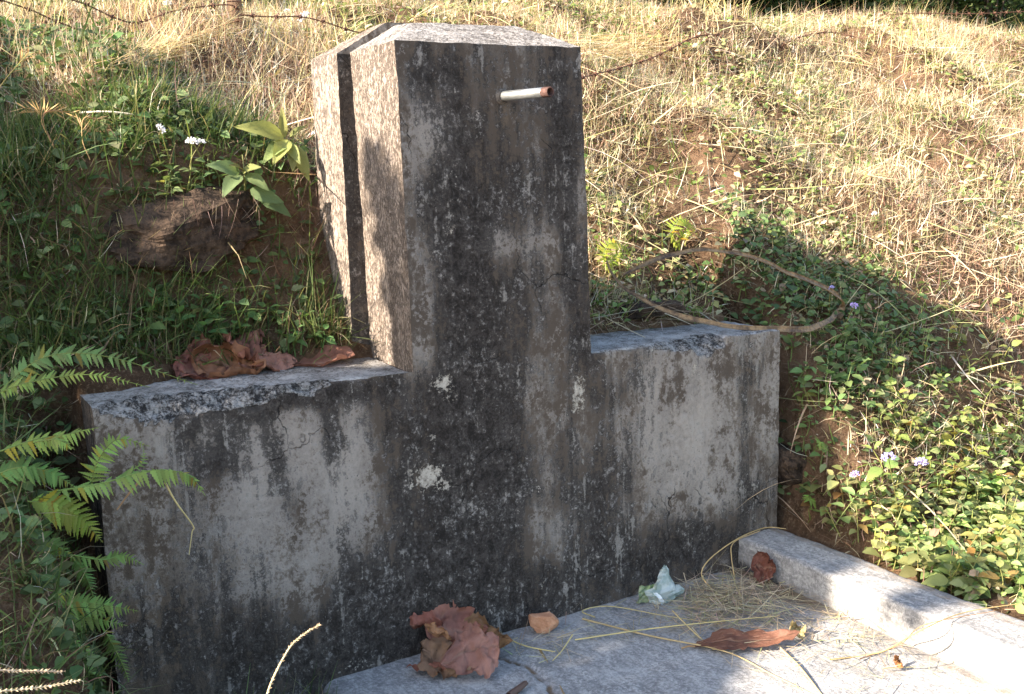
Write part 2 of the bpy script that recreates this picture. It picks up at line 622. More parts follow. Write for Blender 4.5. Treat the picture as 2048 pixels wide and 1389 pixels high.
def deform(P, zone):
    """give flat patches their hand-made, worn shape. zone: 'front','top','other'"""
    P = P.copy()
    rub = np.zeros(len(P))
    if zone in ('front', 'top'):
        inx = ((P[:, 0] < PX0 - .003) | (P[:, 0] > PX1 + .003)) & (P[:, 2] < WH + .001)
        cy, cz = chip_size(P[:, 0])
        cy = np.where(inx, cy, 0) + 1e-6
        cz = np.where(inx, cz, 0) + 1e-6
        if zone == 'front':
            t = np.clip((P[:, 2] - (WH - cz)) / cz, 0, 1) * .5
            on = inx & (t > 0)
        else:
            t = 1 - np.clip(P[:, 1] / cy, 0, 1)
            t = 1 - t * .5
            on = inx & (P[:, 1] < cy)
        prof = t
        P[on, 1] = (cy * prof)[on]
        P[on, 2] = (WH - cz * (1 - prof))[on]
        rub = np.where(on & (cz > .014), 1.0, 0.0)
        rough = (cz > .014) & on
        d = NOISE_P(P, 55, 70) * .022 + NOISE_P(P, 25, 75) * .02
        P[rough] += d[rough]
    # taper and lean of the post
    z = np.clip((P[:, 2] - WH) / (PH - WH), 0, 1.2)
    # slow waviness and fine unevenness
    P = P + NOISE_P(P, 2.5, 11) * .010 + NOISE_P(P, 14, 14) * .006 + NOISE_P(P, 48, 17) * .0034
    P[:, 2] += np.where(P[:, 2] > WH - .2, -.020 * (P[:, 0] - .3) * np.clip((P[:, 2] - WH + .2) / .2, 0, 1), 0) * (P[:, 2] < WH + .3)
    return P, rub


def patch(o, du, dv, lu, lv, step, zone, fine_edges=True):
    """rectangular grid patch, origin o, unit directions du dv, lengths lu lv"""
    def line(L):
        n = max(2, int(round(L / step)) + 1)
        a = np.linspace(0, L, n)
        if fine_edges and L > .06:
            a = np.unique(np.concatenate([a, [.003, .007, L - .003, L - .007]]))
        return a
    a, b = line(lu), line(lv)
    A, B = np.meshgrid(a, b, indexing='ij')
    P = np.asarray(o)[None] + A.ravel()[:, None] * np.asarray(du)[None] + B.ravel()[:, None] * np.asarray(dv)[None]
    return P, grid_faces(len(a), len(b))


def blobs(P, lst):
    """sum of soft spots given in photograph coordinates on the front plane"""
    out = np.zeros(len(P))
    for (u, v, ru, rv, a) in lst:
        c = aty(u, v, 0)
        rx, rz = ru / 600.0, rv / 715.0
        out = out + a * np.exp(-(((P[:, 0] - c[0]) / rx) ** 2 + ((P[:, 2] - c[2]) / rz) ** 2))
    return out


DARK = [(940, 700, 55, 260, .28), (915, 420, 40, 160, .18), (965, 1080, 70, 160, .18), (1000, 430, 190, 330, .20), (980, 900, 150, 300, .16), (900, 1290, 500, 60, .12), (320, 1270, 170, 110, .22), (1030, 400, 110, 200, .10), (985, 120, 230, 60, .10), (905, 300, 40, 120, .35), (930, 560, 45, 160, .55), (935, 800, 55, 130, .65), (950, 1000, 45, 120, .55),
        (1130, 250, 45, 200, .38), (1150, 520, 32, 150, .42), (1040, 640, 70, 120, .12), (1170, 700, 25, 110, .4), (1000, 950, 140, 170, .35),
        (860, 830, 60, 90, .35), (880, 1080, 110, 120, .35), (700, 1290, 260, 90, .42), (1000, 1200, 180, 90, .5), (1300, 1110, 160, 80, .5),
        (1230, 780, 60, 60, .28), (1510, 740, 45, 70, .20), (1420, 1080, 90, 60, .35), (1180, 1000, 60, 120, .35), (1250, 930, 60, 110, .20),
        (375, 840, 22, 60, .75), (490, 830, 40, 60, .55), (450, 925, 45, 50, .55), (560, 910, 22, 60, .5), (590, 1010, 26, 60, .5), (660, 870, 25, 80, .55),
        (560, 800, 120, 25, .5), (640, 800, 160, 25, .35), (780, 930, 40, 190, .3), (690, 1150, 50, 140, .28), (500, 1250, 60, 100, .2), (850, 150, 60, 60, .25),
        (1500, 980, 60, 90, .22), (1390, 960, 40, 60, .1), (860, 430, 30, 60, .2), (990, 330, 60, 80, .12), (830, 1180, 120, 80, .25)]
PALE = [(870, 265, 48, 75, .8), (985, 490, 45, 45, .55), (1080, 490, 40, 40, .4), (840, 500, 40, 80, .28), (850, 730, 35, 70, .4), (400, 870, 110, 60, .4),
        (560, 890, 90, 70, .5), (690, 930, 60, 80, .55), (520, 1010, 60, 90, .5), (700, 1050, 60, 110, .45), (520, 1160, 60, 60, .35), (620, 1130, 60, 80, .3),
        (1400, 830, 70, 140, .75), (1350, 950, 60, 110, .45), (1290, 870, 40, 110, .4), (1440, 980, 60, 80, .4), (1300, 760, 40, 60, .35), (1545, 800, 18, 160, .35),
        (1090, 1060, 50, 80, .25), (1060, 780, 60, 90, .18), (1080, 920, 50, 100, .12), (330, 1130, 80, 120, .1), (1155, 420, 22, 90, .4)]
CREAM = [(1156, 790, 22, 60, .12), (880, 775, 40, 30, .10), (860, 960, 60, 40, .10), (1075, 985, 10, 40, .28), (640, 840, 30, 20, .2), (1085, 1180, 8, 40, .3), (700, 1330, 40, 20, .3), (1270, 1000, 10, 60, .2), (884, 768, 26, 20, .40), (905, 795, 16, 22, .36), (872, 880, 20, 18, .42), (850, 955, 30, 32, .46), (886, 972, 22, 12, .36), (1156, 775, 18, 42, .44), (1150, 820, 12, 26, .40),
         (905, 370, 14, 50, .22), (1400, 760, 50, 50, .20), (900, 455, 10, 30, .25)]
BROWN = [(1010, 225, 12, 45, 1.0), (300, 1000, 130, 160, .45), (260, 1250, 120, 130, .5), (400, 1290, 120, 90, .35), (230, 880, 60, 60, .3), (1510, 740, 60, 70, .55), (1240, 790, 70, 70, .45),
         (1360, 960, 50, 110, .35), (1100, 830, 50, 100, .3), (1420, 780, 60, 60, .3), (1000, 420, 120, 120, .12), (850, 106, 34, 10, 1.3), (1250, 1110, 150, 60, .25)]


def attrs_for(P, side_val, rub):
    if side_val == 0:
        d = .22 + 1.15 * blobs(P, DARK)
        pl = .22 + blobs(P, PALE)
        d = d - .30 * np.clip(blobs(P, PALE), 0, 1)
        return dict(dark=d, pale=pl, cream=1.12 * blobs(P, CREAM), brown=blobs(P, BROWN) + .05, side=np.zeros(len(P)), rubble=rub)
    n = len(P)
    d = np.zeros(n) + side_val[1]
    return dict(dark=d, pale=np.full(n, .5 if len(side_val) < 3 else side_val[2]), cream=np.zeros(n), brown=np.zeros(n), side=np.full(n, side_val[0]), rubble=rub)


def build_from(patches, name, parent):
    V, Fs, A, off = [], [], {}, 0
    for P, Fc, zone, sv in patches:
        Q, rub = deform(P, zone)
        at = attrs_for(P, sv, rub)
        V.append(Q)
        Fs.append(Fc + off)
        off += len(P)
        for k, v in at.items():
            A.setdefault(k, []).append(v)
    me = mesh_np(name, np.concatenate(V), np.concatenate(Fs), True, None, {k: np.concatenate(v) for k, v in A.items()})
    return link_mesh(name, me, MT['concrete'], parent)


def quad_patch(c00, c10, c11, c01, nu, nv):
    a, b = np.meshgrid(np.linspace(0, 1, nu), np.linspace(0, 1, nv), indexing='ij')
    a, b = a.ravel()[:, None], b.ravel()[:, None]
    c00, c10, c11, c01 = [np.asarray(q, float) for q in (c00, c10, c11, c01)]
    return (1 - a) * (1 - b) * c00 + a * (1 - b) * c10 + a * b * c11 + (1 - a) * b * c01, grid_faces(nu, nv)


X_, Y_, Z_ = (1, 0, 0), (0, 1, 0), (0, 0, 1)


def build_post():
    root = empty('water_post', (0, 0, 0))
    tag(root, 'black-stained concrete water post with low side walls and a jutting metal pipe', 'water post')
    S = .0125
    pt = []
    zb = -.09

    def add(p, zone, sv):
        pt.append((p[0], p[1], zone, sv))
    # front face of the low wall, split at the post so that the edges meet
    add(patch((WX0, 0, zb), X_, Z_, PX0 - WX0, WH - zb, S, 'front'), 'front', 0)
    add(patch((PX0, 0, zb), X_, Z_, PX1 - PX0, WH - zb, S, 'front', False), 'front', 0)
    add(patch((PX1, 0, zb), X_, Z_, WX1 - PX1, WH - zb, S, 'front'), 'front', 0)
    # wing tops and ends
    add(patch((WX0, 0, WH), X_, Y_, PX0 - WX0, WD, S, 'top'), 'top', (.93, .02, 1))
    add(patch((PX1, 0, WH), X_, Y_, WX1 - PX1, WD, S, 'top'), 'top', (.93, .0, 1))
    add(patch((WX1, 0, zb), Y_, Z_, WD, WH - zb, S, 'other'), 'other', (1, .3))
    P, Fc = patch((WX0, 0, zb), Y_, Z_, WD, WH - zb, S, 'other')
    add((P, Fc[:, ::-1]), 'other', (1, .35))
    low = build_from(pt, 'low_wall', root)
    # post, front block: slightly wider at the foot
    pt.clear()
    b0, b1 = PX0 + .012, PX1 + .016
    add(quad_patch((b0, 0, WH - .004), (b1, 0, WH - .004), (PX1, 0, PH), (PX0, 0, PH), 50, 74), 'other', 0)
    P, Fc = quad_patch((b0, 0, WH - .004), (b0, D1, WH - .004), (PX0, D1, PH), (PX0, 0, PH), 26, 74)
    add((P, Fc[:, ::-1]), 'other', (1, .14))
    add(quad_patch((b1, 0, WH - .004), (b1, D1, WH - .004), (PX1, D1, PH), (PX1, 0, PH), 26, 74), 'other', (1, .3))
    # sloping cap of the front block
    zt = 1.842
    a0, a1, ay = .145, .50, .20
    add(quad_patch((PX0, 0, PH), (PX1, 0, PH), (a1, ay, zt), (a0, ay, zt), 50, 18), 'other', (1, .05, .8))
    P, Fc = quad_patch((PX0, 0, PH), (PX0, D1, PH), (a0, D1, zt), (a0, ay, zt), 26, 18)
    add((P, Fc[:, ::-1]), 'other', (1, .05, .8))
    add(quad_patch((PX1, 0, PH), (PX1, D1, PH), (a1, D1, zt), (a1, ay, zt), 26, 18), 'other', (1, .05, .8))
    add(quad_patch((a0, ay, zt), (a1, ay, zt), (a1, D1, zt), (a0, D1, zt), 30, 12), 'other', (1, .05, .8))
    build_from(pt, 'post_shaft', root)
    # rear block, standing a little proud on the left
    pt.clear()
    s0, s1 = .042, .058
    x0t, x0b, x1r = PX0 - s0, b0 - s1, PX1 - .004
    zr = PH - .005
    P, Fc = quad_patch((x0b, D1, .70), (x0b, D2, .70), (x0t, D2, zr), (x0t, D1, zr), 20, 90)
    add((P, Fc[:, ::-1]), 'other', (1, .10))
    add(quad_patch((x0b, D1, .70), (b0 + .03, D1, .70), (PX0 + .03, D1, zr), (x0t, D1, zr), 6, 90), 'other', (0.02, .62))
    add(quad_patch((x1r + .012, D1, .70), (x1r + .012, D2, .70), (x1r, D2, zr), (x1r, D1, zr), 20, 90), 'other', (1, .2))
    add(quad_patch((x1r + .012, D2, .70), (x0b, D2, .70), (x0t, D2, zr), (x1r, D2, zr), 40, 60), 'other', (1, .2))
    zt2 = zt + .010
    c0, c1, cy = .118, .50, .42
    P, Fc = quad_patch((x0t, D1, zr), (x0t, D2, zr), (c0, cy, zt2), (c0, D1, zt2), 18, 18)
    add((P, Fc[:, ::-1]), 'other', (1, .05))
    add(quad_patch((x0t, D1, zr), (x1r, D1, zr), (c1, D1, zt2), (c0, D1, zt2), 40, 6), 'other', (.02, .2))
    add(quad_patch((x1r, D1, zr), (x1r, D2, zr), (c1, cy, zt2), (c1, D1, zt2), 18, 18), 'other', (1, .0))
    add(quad_patch((x1r, D2, zr), (x0t, D2, zr), (c0, cy, zt2), (c1, cy, zt2), 40, 18), 'other', (1, .0))
    add(quad_patch((c0, D1, zt2), (c1, D1, zt2), (c1, cy, zt2), (c0, cy, zt2), 30, 8), 'other', (1, .0))
    build_from(pt, 'rear_block', root)
    # pipe
    p0 = aty(1003, 193, 0) + np.array([0, .03, 0])
    tip = aty(1101, 184, -.215)
    d = (tip - p0) / np.linalg.norm(tip - p0)
    L = np.linalg.norm(tip - p0)
    r = .0142
    side = np.cross(d, (0, 0, 1.0))
    side /= np.linalg.norm(side)
    upv = np.cross(side, d)

    def ringtube(prof, n=24):
        a = np.arange(n) * 2 * math.pi / n
        V = np.concatenate([p0 + d * s + rr * (np.cos(a)[:, None] * side + np.sin(a)[:, None] * upv) for s, rr in prof])
        m = len(prof)
        k, j = np.meshgrid(np.arange(m - 1), np.arange(n), indexing='ij')
        k, j = k.ravel(), j.ravel()
        j2 = (j + 1) % n
        return V, np.stack([k * n + j, (k + 1) * n + j, (k + 1) * n + j2, k * n + j2], 1)
    V, Fc = ringtube([(0, r), (L - .030, r), (L - .029, r * .97)])
    pipe = link_mesh('spout_pipe', mesh_np('spout_pipe', V, Fc), MT['zinc'], root)
    pipe['label'] = 'galvanised metal pipe jutting from the post'
    prof = []
    for k in range(9):
        s = L - .029 + k * .0034
        prof += [(s, r * .99), (s + .0017, r * .93)]
    prof += [(L, r * .95), (L, r * .76), (L - .09, r * .74)]
    V, Fc = ringtube(prof)
    th = link_mesh('pipe_thread', mesh_np('pipe_thread', V, Fc), MT['rust'], pipe)
    th['label'] = 'rusty threaded end of the pipe'
    V, Fc = ringtube([(.020, r * 1.7), (.031, r * 1.5), (.035, r * 1.25), (.038, r * 1.02)])
    V = V + NOISE_P(V, 60, 97) * .010
    link_mesh('mortar_collar', mesh_np('mortar_collar', V, Fc), simple_material('old_mortar', (.07, .06, .052), (.20, .175, .15), 60, .95, .1, .004), pipe)
    return root


build_post()


# ------------------------------------------------------------------ floor slab and kerb
def build_floor():
    xs = np.arange(FLOOR_X0, 1.30, .014)
    ys = np.arange(-2.3, .03, .014)
    X, Y = np.meshgrid(xs, ys, indexing='ij')
    p = np.stack([X.ravel(), Y.ravel(), X.ravel() * 0], 1)
    z = (fbm(p * 3, 31, 3) - .5) * .012 + (fbm(p * 16, 33, 3) - .5) * .006
    # joint running out from the wall
    a, b = atz(985, 1295, 0), atz(1125, 1389, 0)
    dirv = (b - a)[:2] / np.linalg.norm((b - a)[:2])
    w = (p[:, :2] - a[:2])
    s = w @ dirv
    dist = w @ np.array([-dirv[1], dirv[0]]) + (fbm(p * 9, 36, 3) - .5) * .12
    g = np.exp(-(dist / .012) ** 2) * sstep(-.1, 0.02, s)
    z = z - .014 * g + np.where(dist > 0, 0, .010) * sstep(-.05, .1, s) * 0
    # ragged left edge sinks into the dirt
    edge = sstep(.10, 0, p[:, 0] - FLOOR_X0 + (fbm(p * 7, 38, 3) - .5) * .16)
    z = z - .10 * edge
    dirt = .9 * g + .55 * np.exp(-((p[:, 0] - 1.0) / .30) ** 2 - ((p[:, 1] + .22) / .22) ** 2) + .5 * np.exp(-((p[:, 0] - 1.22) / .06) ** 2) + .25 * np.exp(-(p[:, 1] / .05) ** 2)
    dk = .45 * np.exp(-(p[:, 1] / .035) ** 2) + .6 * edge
    P = p.copy()
    P[:, 2] = z
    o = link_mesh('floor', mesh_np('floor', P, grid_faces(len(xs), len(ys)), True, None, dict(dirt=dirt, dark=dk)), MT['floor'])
    tag(o, 'pale worn concrete floor slab in front of the water post', None, None, 'structure')


build_floor()


def build_kerb():
    # section across the kerb (inner foot, inner top, outer top, outer foot) swept along y
    sec = []
    def seg(a, b, n):
        for t in np.linspace(0, 1, n, endpoint=False):
            sec.append((a[0] + (b[0] - a[0]) * t, a[1] + (b[1] - a[1]) * t))
    kx0, kx1, kz = 1.236, 1.415, .112
    seg((kx0 - .006, -.05), (kx0, kz - .006), 14)
    seg((kx0, kz - .006), (kx0 + .006, kz), 4)
    seg((kx0 + .006, kz), (kx1 - .01, kz + .004), 16)
    seg((kx1 - .01, kz + .004), (kx1, kz - .01), 3)
    seg((kx1, kz - .01), (kx1 + .01, -.05), 6)
    sec = np.array(sec)
    ys = np.arange(-2.4, .004, .014)
    V = np.array([[(q[0] + (-y) * .006, y, q[1]) for q in sec] for y in ys]).reshape(-1, 3)
    V = V + NOISE_P(V, 3, 51) * .012 + NOISE_P(V, 18, 53) * .007 + NOISE_P(V, 60, 55) * .004
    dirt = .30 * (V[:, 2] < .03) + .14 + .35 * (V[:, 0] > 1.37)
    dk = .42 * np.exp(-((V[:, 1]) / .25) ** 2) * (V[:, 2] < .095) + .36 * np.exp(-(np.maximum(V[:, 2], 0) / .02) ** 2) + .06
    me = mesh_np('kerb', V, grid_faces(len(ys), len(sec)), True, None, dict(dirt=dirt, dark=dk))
    o = link_mesh('kerb', me, MT['floor'])
    tag(o, 'rough concrete kerb running forward from the end of the low wall', None, None, 'structure')


build_kerb()


# ------------------------------------------------------------------ grasses and ground cover (stuff)
def in_view(P, m=170):
    u, v, z = project(P)
    return (z > .1) & (u > -m) & (u < 2048 + m) & (v > -m) & (v < 1389 + m)


def free_ground(x, y):
    """ground that is not under the wall, the floor or the kerb"""
    wall = (x > -.87) & (x < 1.43) & (y < .29)
    slab = (x > FLOOR_X0 + .03) & (x < 1.47) & (y < .1)
    post = (x > -.06) & (x < .63) & (y < .55)
    frontdirt = (x > -.95) & (x <= FLOOR_X0 + .05) & (y < -.02)
    return ~((wall & ~frontdirt) | slab | post)


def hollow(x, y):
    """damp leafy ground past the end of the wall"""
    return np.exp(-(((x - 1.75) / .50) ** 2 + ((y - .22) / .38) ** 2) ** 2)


def bare(x, y):
    """0..1: how bare the earth is"""
    b = .75 * np.exp(-(((x + .28) / .33) ** 2 + ((y - .45) / .14) ** 2))
    b = np.maximum(b, .6 * np.exp(-(((x - 1.66) / .14) ** 2 + ((y + .06) / .2) ** 2)))
    p = np.stack([x, y, x * 0], 1)
    return np.clip(b + .55 * sstep(.60, .72, fbm(p * 2.6, 91, 3)) * sstep(-.1, .5, x), 0, 1)


def scatter(n, x0, x1, y0, y1, keep):
    x = rng.uniform(x0, x1, n)
    y = rng.uniform(y0, y1, n)
    pr = keep(x, y)
    ok = free_ground(x, y) & (rng.random(n) < pr)
    x, y = x[ok], y[ok]
    P = np.stack([x, y, terrain(x, y)], 1)
    k = in_view(P)
    return P[k]


def blades(P, az, lean, length, width, curve, segs=3, sink=.01):
    """vectorised grass blades; returns verts, faces, index of blade per vertex"""
    n = len(P)
    d = np.stack([np.cos(az), np.sin(az), np.zeros(n)], 1)
    tw = az + rng.normal(0, .7, n)
    w = np.stack([-np.sin(tw), np.cos(tw), rng.normal(0, .35, n)], 1)
    p = P - np.array([0, 0, sink])
    rings = []
    for s in range(segs + 1):
        t = s / segs
        ww = width * (1 - .92 * t ** 1.4) * .5
        rings.append(p - w * ww[:, None])
        rings.append(p + w * ww[:, None])
        ang = lean + curve * (t + .5 / segs)
        p = p + (length / segs)[:, None] * (np.sin(ang)[:, None] * d + np.cos(ang)[:, None] * np.array([0, 0, 1.0]))
    V = np.stack(rings, 1).reshape(-1, 3)
    k = 2 * (segs + 1)
    base = (np.arange(n) * k)[:, None]
    Fc = np.concatenate([base + np.array([2 * s, 2 * s + 1, 2 * s + 3, 2 * s + 2]) for s in range(segs)])
    return V, Fc, np.repeat(np.arange(n), k)


def pick_colors(n, cols, probs, var=.18):
    cols = np.array(cols)
    idx = rng.choice(len(cols), n, p=np.array(probs) / sum(probs))
    c = cols[idx] * (1 + rng.normal(0, var, n))[:, None] * (1 + rng.normal(0, .06, (n, 3)))
    return np.clip(c, .01, .9)


STRAW = [(.68, .54, .34), (.62, .47, .31), (.80, .70, .52), (.48, .32, .22), (.60, .54, .29)]


def grass_stuff(name, label, P, az, lean, length, width, curve, col, mat, segs=3):
    V, Fc, idx = blades(P, az, lean, length, width, curve, segs)
    o = link_mesh(name, mesh_np(name, V, Fc, True, col[idx]), MT[mat])
    tag(o, label, name.replace('_', ' '), None, 'stuff')
    return o


def nz(x, y, k, s):
    return fbm(np.stack([x, y, x * 0], 1) * k, s, 3)


def build_grass():
    down = -math.pi / 2

    def lay(n, share, lo, hi):
        """azimuth and lean of tangled blades, most of them fallen down the slope"""
        fall = rng.random(n) < share
        az = np.where(fall, down + rng.normal(.15, .95, n), rng.uniform(0, 2 * math.pi, n))
        return az, np.where(fall, rng.uniform(.7, 2.15, n), rng.uniform(lo, hi, n))
    # 1 short tangled straw thatch
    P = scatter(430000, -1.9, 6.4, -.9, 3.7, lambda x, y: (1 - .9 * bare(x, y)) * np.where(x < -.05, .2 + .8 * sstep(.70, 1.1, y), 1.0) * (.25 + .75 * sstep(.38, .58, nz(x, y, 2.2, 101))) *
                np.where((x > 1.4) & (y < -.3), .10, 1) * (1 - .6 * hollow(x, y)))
    n = len(P)
    az, lean = lay(n, .45, .2, 2.0)
    grass_stuff('dry_grass', 'tangled sunlit straw-coloured dry grass over the hillside', P, az, lean, rng.gamma(3.2, .019, n) + .02,
                rng.uniform(.0022, .0052, n), rng.normal(.1, .9, n), pick_colors(n, STRAW, (4, 3, 4, 2, 2), .24), 'straw')
    # 2 green grass
    P = scatter(230000, -1.9, 6.4, -1.2, 3.7, lambda x, y: (1 - bare(x, y)) * np.where(x < -.05, np.where(y < .95, 1.0, .20), .25) *
                (.10 + .90 * sstep(.42, .62, nz(x, y, 1.7, 111))) * np.where((x > 1.4) & (y < -.3), .15, 1))
    P = np.concatenate([P, scatter(20000, -1.9, -.05, .28, .95, lambda x, y: (1 - .5 * bare(x, y)) * (.2 + .8 * sstep(.4, .6, nz(x, y, 3.1, 113))))])
    n = len(P)
    left = P[:, 0] < -.05
    az, lean = lay(n, .5, .05, 1.0)
    lean = np.where(left, rng.uniform(.1, 1.3, n), lean)
    ln = np.where(left, rng.gamma(4, .021, n), rng.gamma(4, .015, n)) + .025
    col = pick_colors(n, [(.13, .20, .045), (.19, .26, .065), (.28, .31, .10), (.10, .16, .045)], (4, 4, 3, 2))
    col = np.where(left[:, None], pick_colors(n, [(.10, .15, .05), (.15, .20, .07), (.24, .24, .11), (.08, .12, .045), (.30, .23, .14)], (4, 4, 2, 3, 1.5)), col)  # left-bank blades coloured darker to deepen the shade there
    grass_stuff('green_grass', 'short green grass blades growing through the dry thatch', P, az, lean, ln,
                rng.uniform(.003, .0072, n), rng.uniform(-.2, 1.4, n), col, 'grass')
    # 3 reddish dead fibres
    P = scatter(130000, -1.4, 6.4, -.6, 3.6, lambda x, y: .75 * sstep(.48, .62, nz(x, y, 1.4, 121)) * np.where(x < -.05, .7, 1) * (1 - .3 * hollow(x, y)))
    n = len(P)
    col = pick_colors(n, [(.42, .25, .17), (.50, .34, .24), (.30, .16, .10), (.56, .42, .31)], (3, 3, 2, 2))
    grass_stuff('dead_fibres', 'reddish brown withered roots and fibres matted on the bank', P, rng.uniform(0, 6.28, n), rng.uniform(.2, 1.7, n), rng.gamma(4, .016, n) + .02,
                rng.uniform(.002, .0045, n), rng.normal(0, 1.6, n), col, 'straw', 4)
    # 4 long fallen stalks
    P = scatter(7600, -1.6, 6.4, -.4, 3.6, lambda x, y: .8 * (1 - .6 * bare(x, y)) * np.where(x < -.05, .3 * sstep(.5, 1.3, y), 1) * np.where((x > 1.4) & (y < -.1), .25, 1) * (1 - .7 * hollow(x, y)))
    n = len(P)
    az = np.where(rng.random(n) < .7, down + rng.normal(0.45, .6, n), rng.uniform(0, 6.28, n))
    col = pick_colors(n, [(.62, .50, .31), (.72, .62, .44), (.50, .37, .21), (.46, .42, .18)], (4, 3, 2, 2))
    P[:, 2] += .02
    grass_stuff('fallen_stalks', 'long pale dry stalks lying down the slope', P, az, rng.uniform(1.1, 2.0, n), rng.uniform(.14, .46, n), rng.uniform(.004, .0085, n), rng.uniform(-.2, .8, n), col, 'straw', 5)
    # 5 upright seeding grass along the crest
    P = scatter(8000, -1.5, 7.0, 1.5, 3.6, lambda x, y: .8 * sstep(.45, .6, nz(x, y, 1.6, 131)))
    n = len(P)
    grass_stuff('crest_grass', 'taller yellow grass standing along the top of the bank', P, rng.uniform(0, 6.28, n), rng.uniform(0, .6, n), rng.uniform(.10, .34, n), rng.uniform(.003, .0055, n),
                rng.uniform(.1, 1.2, n), pick_colors(n, [(.62, .49, .23), (.68, .58, .32), (.42, .42, .15)], (3, 2, 2)), 'straw', 4)


build_grass()


def leaf_cloud(P, nrm, az, size, col, fold=.25):
    """many small folded leaves: 4 vertices on the rim + midrib"""
    n = len(P)
    d = np.stack([np.cos(az), np.sin(az), rng.normal(-.15, .35, n)], 1)
    d /= np.linalg.norm(d, axis=1)[:, None]
    s = np.cross(nrm, d)
    s /= np.linalg.norm(s, axis=1)[:, None] + 1e-9
    up = np.cross(d, s)
    prof = [(0, 0, 0), (.28, .30, 1), (.62, .27, 1), (1.0, 0, 0), (.28, -.30, 1), (.62, -.27, 1), (.30, 0, 0), (.65, 0, 0)]
    V = []
    for (a, b, l) in prof:
        V.append(P + size[:, None] * (a * d + b * s + (fold * abs(b) - .18 * a * a) * up))
    V = np.stack(V, 1).reshape(-1, 3)
    base = (np.arange(n) * 8)[:, None]
    tris = np.concatenate([base + np.array(t) for t in ((0, 6, 1), (2, 7, 3), (0, 4, 6), (5, 3, 7))])
    quads = np.concatenate([base + np.array(t) for t in ((1, 6, 7, 2), (4, 5, 7, 6))])
    return V, [tris, quads], np.repeat(col, 8, axis=0)


def leaf_stuff(name, label, P, size, col, tilt=.5, mat='leafstuff'):
    n = len(P)
    nrm = np.stack([rng.normal(-.1, tilt, n), rng.normal(-.45, tilt, n), np.ones(n)], 1)
    nrm /= np.linalg.norm(nrm, axis=1)[:, None]
    V, Fs, c = leaf_cloud(P, nrm, rng.uniform(0, 6.28, n), size, col)
    o = link_mesh(name, mesh_np(name, V, Fs, True, c), MT[mat])
    tag(o, label, 'ground cover', None, 'stuff')
    return o


GREENS = [(.16, .23, .06), (.22, .30, .09), (.11, .17, .05), (.32, .37, .13)]


def build_ground_leaves():
    P = scatter(80000, .7, 6.4, -.6, 3.4, lambda x, y: 0.05 + np.where((x > 1.4) & (y < .35), .30, .48) * sstep(.47, .62, nz(x, y, 1.9, 141)) * (1 - .7 * bare(x, y)))
    n = len(P)
    P[:, 2] += rng.uniform(.005, .06, n)
    leaf_stuff('creeping_leaves', 'small green creeping leaves scattered over the slope behind the kerb', P, rng.uniform(.016, .042, n), pick_colors(n, GREENS + [(.50, .44, .24), (.56, .43, .28)], (2, 3, 1.5, 4, 4, 4)))
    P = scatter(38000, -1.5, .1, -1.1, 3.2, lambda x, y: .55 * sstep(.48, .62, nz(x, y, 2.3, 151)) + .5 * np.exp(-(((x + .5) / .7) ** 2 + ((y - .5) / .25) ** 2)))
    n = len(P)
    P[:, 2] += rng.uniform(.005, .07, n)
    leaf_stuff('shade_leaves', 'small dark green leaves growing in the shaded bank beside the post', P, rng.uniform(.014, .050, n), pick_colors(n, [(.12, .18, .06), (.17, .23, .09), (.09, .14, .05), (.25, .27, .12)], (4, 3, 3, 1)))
    P = scatter(30000, 1.35, 3.2, -.4, 1.0, lambda x, y: .55 * hollow(x, y) * sstep(.40, .58, nz(x, y, 4.5, 171)))  # dark leaves added to deepen the post's shadow on the slope
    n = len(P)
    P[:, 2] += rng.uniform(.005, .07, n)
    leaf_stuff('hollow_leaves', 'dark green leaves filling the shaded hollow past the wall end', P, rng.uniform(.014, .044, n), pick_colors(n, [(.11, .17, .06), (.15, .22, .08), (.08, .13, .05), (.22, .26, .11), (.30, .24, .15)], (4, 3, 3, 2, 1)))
    # under-storey of the lit patch beside the kerb
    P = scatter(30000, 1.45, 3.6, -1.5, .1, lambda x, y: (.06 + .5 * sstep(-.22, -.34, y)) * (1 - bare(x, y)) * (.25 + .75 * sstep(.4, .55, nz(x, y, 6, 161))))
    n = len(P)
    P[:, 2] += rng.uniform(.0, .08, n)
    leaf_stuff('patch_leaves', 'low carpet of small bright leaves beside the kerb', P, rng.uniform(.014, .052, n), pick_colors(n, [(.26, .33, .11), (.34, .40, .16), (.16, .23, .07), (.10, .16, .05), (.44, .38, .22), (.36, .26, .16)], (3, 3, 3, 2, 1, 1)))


build_ground_leaves()

# ------------------------------------------------------------------ leaf meshes shared by the weeds
def leaf_mesh(name, wid=.62, tip=1.0, serr=.03, droop=.25, fold=.22, nu=9, seed=0):
    """unit leaf along +x, width across y, facing +z"""
    u = np.linspace(0, 1, nu)
    prof = np.sin(math.pi * u ** .72) ** .85 * (1 - .25 * u * tip)
    prof[0] = .03
    prof[-1] = .0
    r = np.random.default_rng(seed)
    V = []
    for k, a in enumerate(u):
        w = wid * .5 * prof[k] * (1 + (serr * 2 if k % 2 else -serr))
        for b in (-1, -.5, 0, .5, 1):
            z = fold * abs(b) * w - droop * a * a + .02 * math.sin(9 * a + 3 * b) * abs(b) + r.normal(0, .004)
            V.append((a + .04 * abs(b) * prof[k], b * w, z))
    me = mesh_np(name, np.array(V), grid_faces(nu, 5))
    return me


LEAVES = [leaf_mesh('weed_leaf', .66, 1, .03, .22, .25, 9, 1), leaf_mesh('weed_leaf', .58, 1, .03, .35, .15, 9, 2), leaf_mesh('weed_leaf', .72, .8, .035, .12, .35, 9, 3)]
LANCE = leaf_mesh('lance_leaf', .34, .6, .02, .32, .45, 15, 5)
for m in LEAVES + [LANCE]:
    m.materials.append(MT['leaf'])


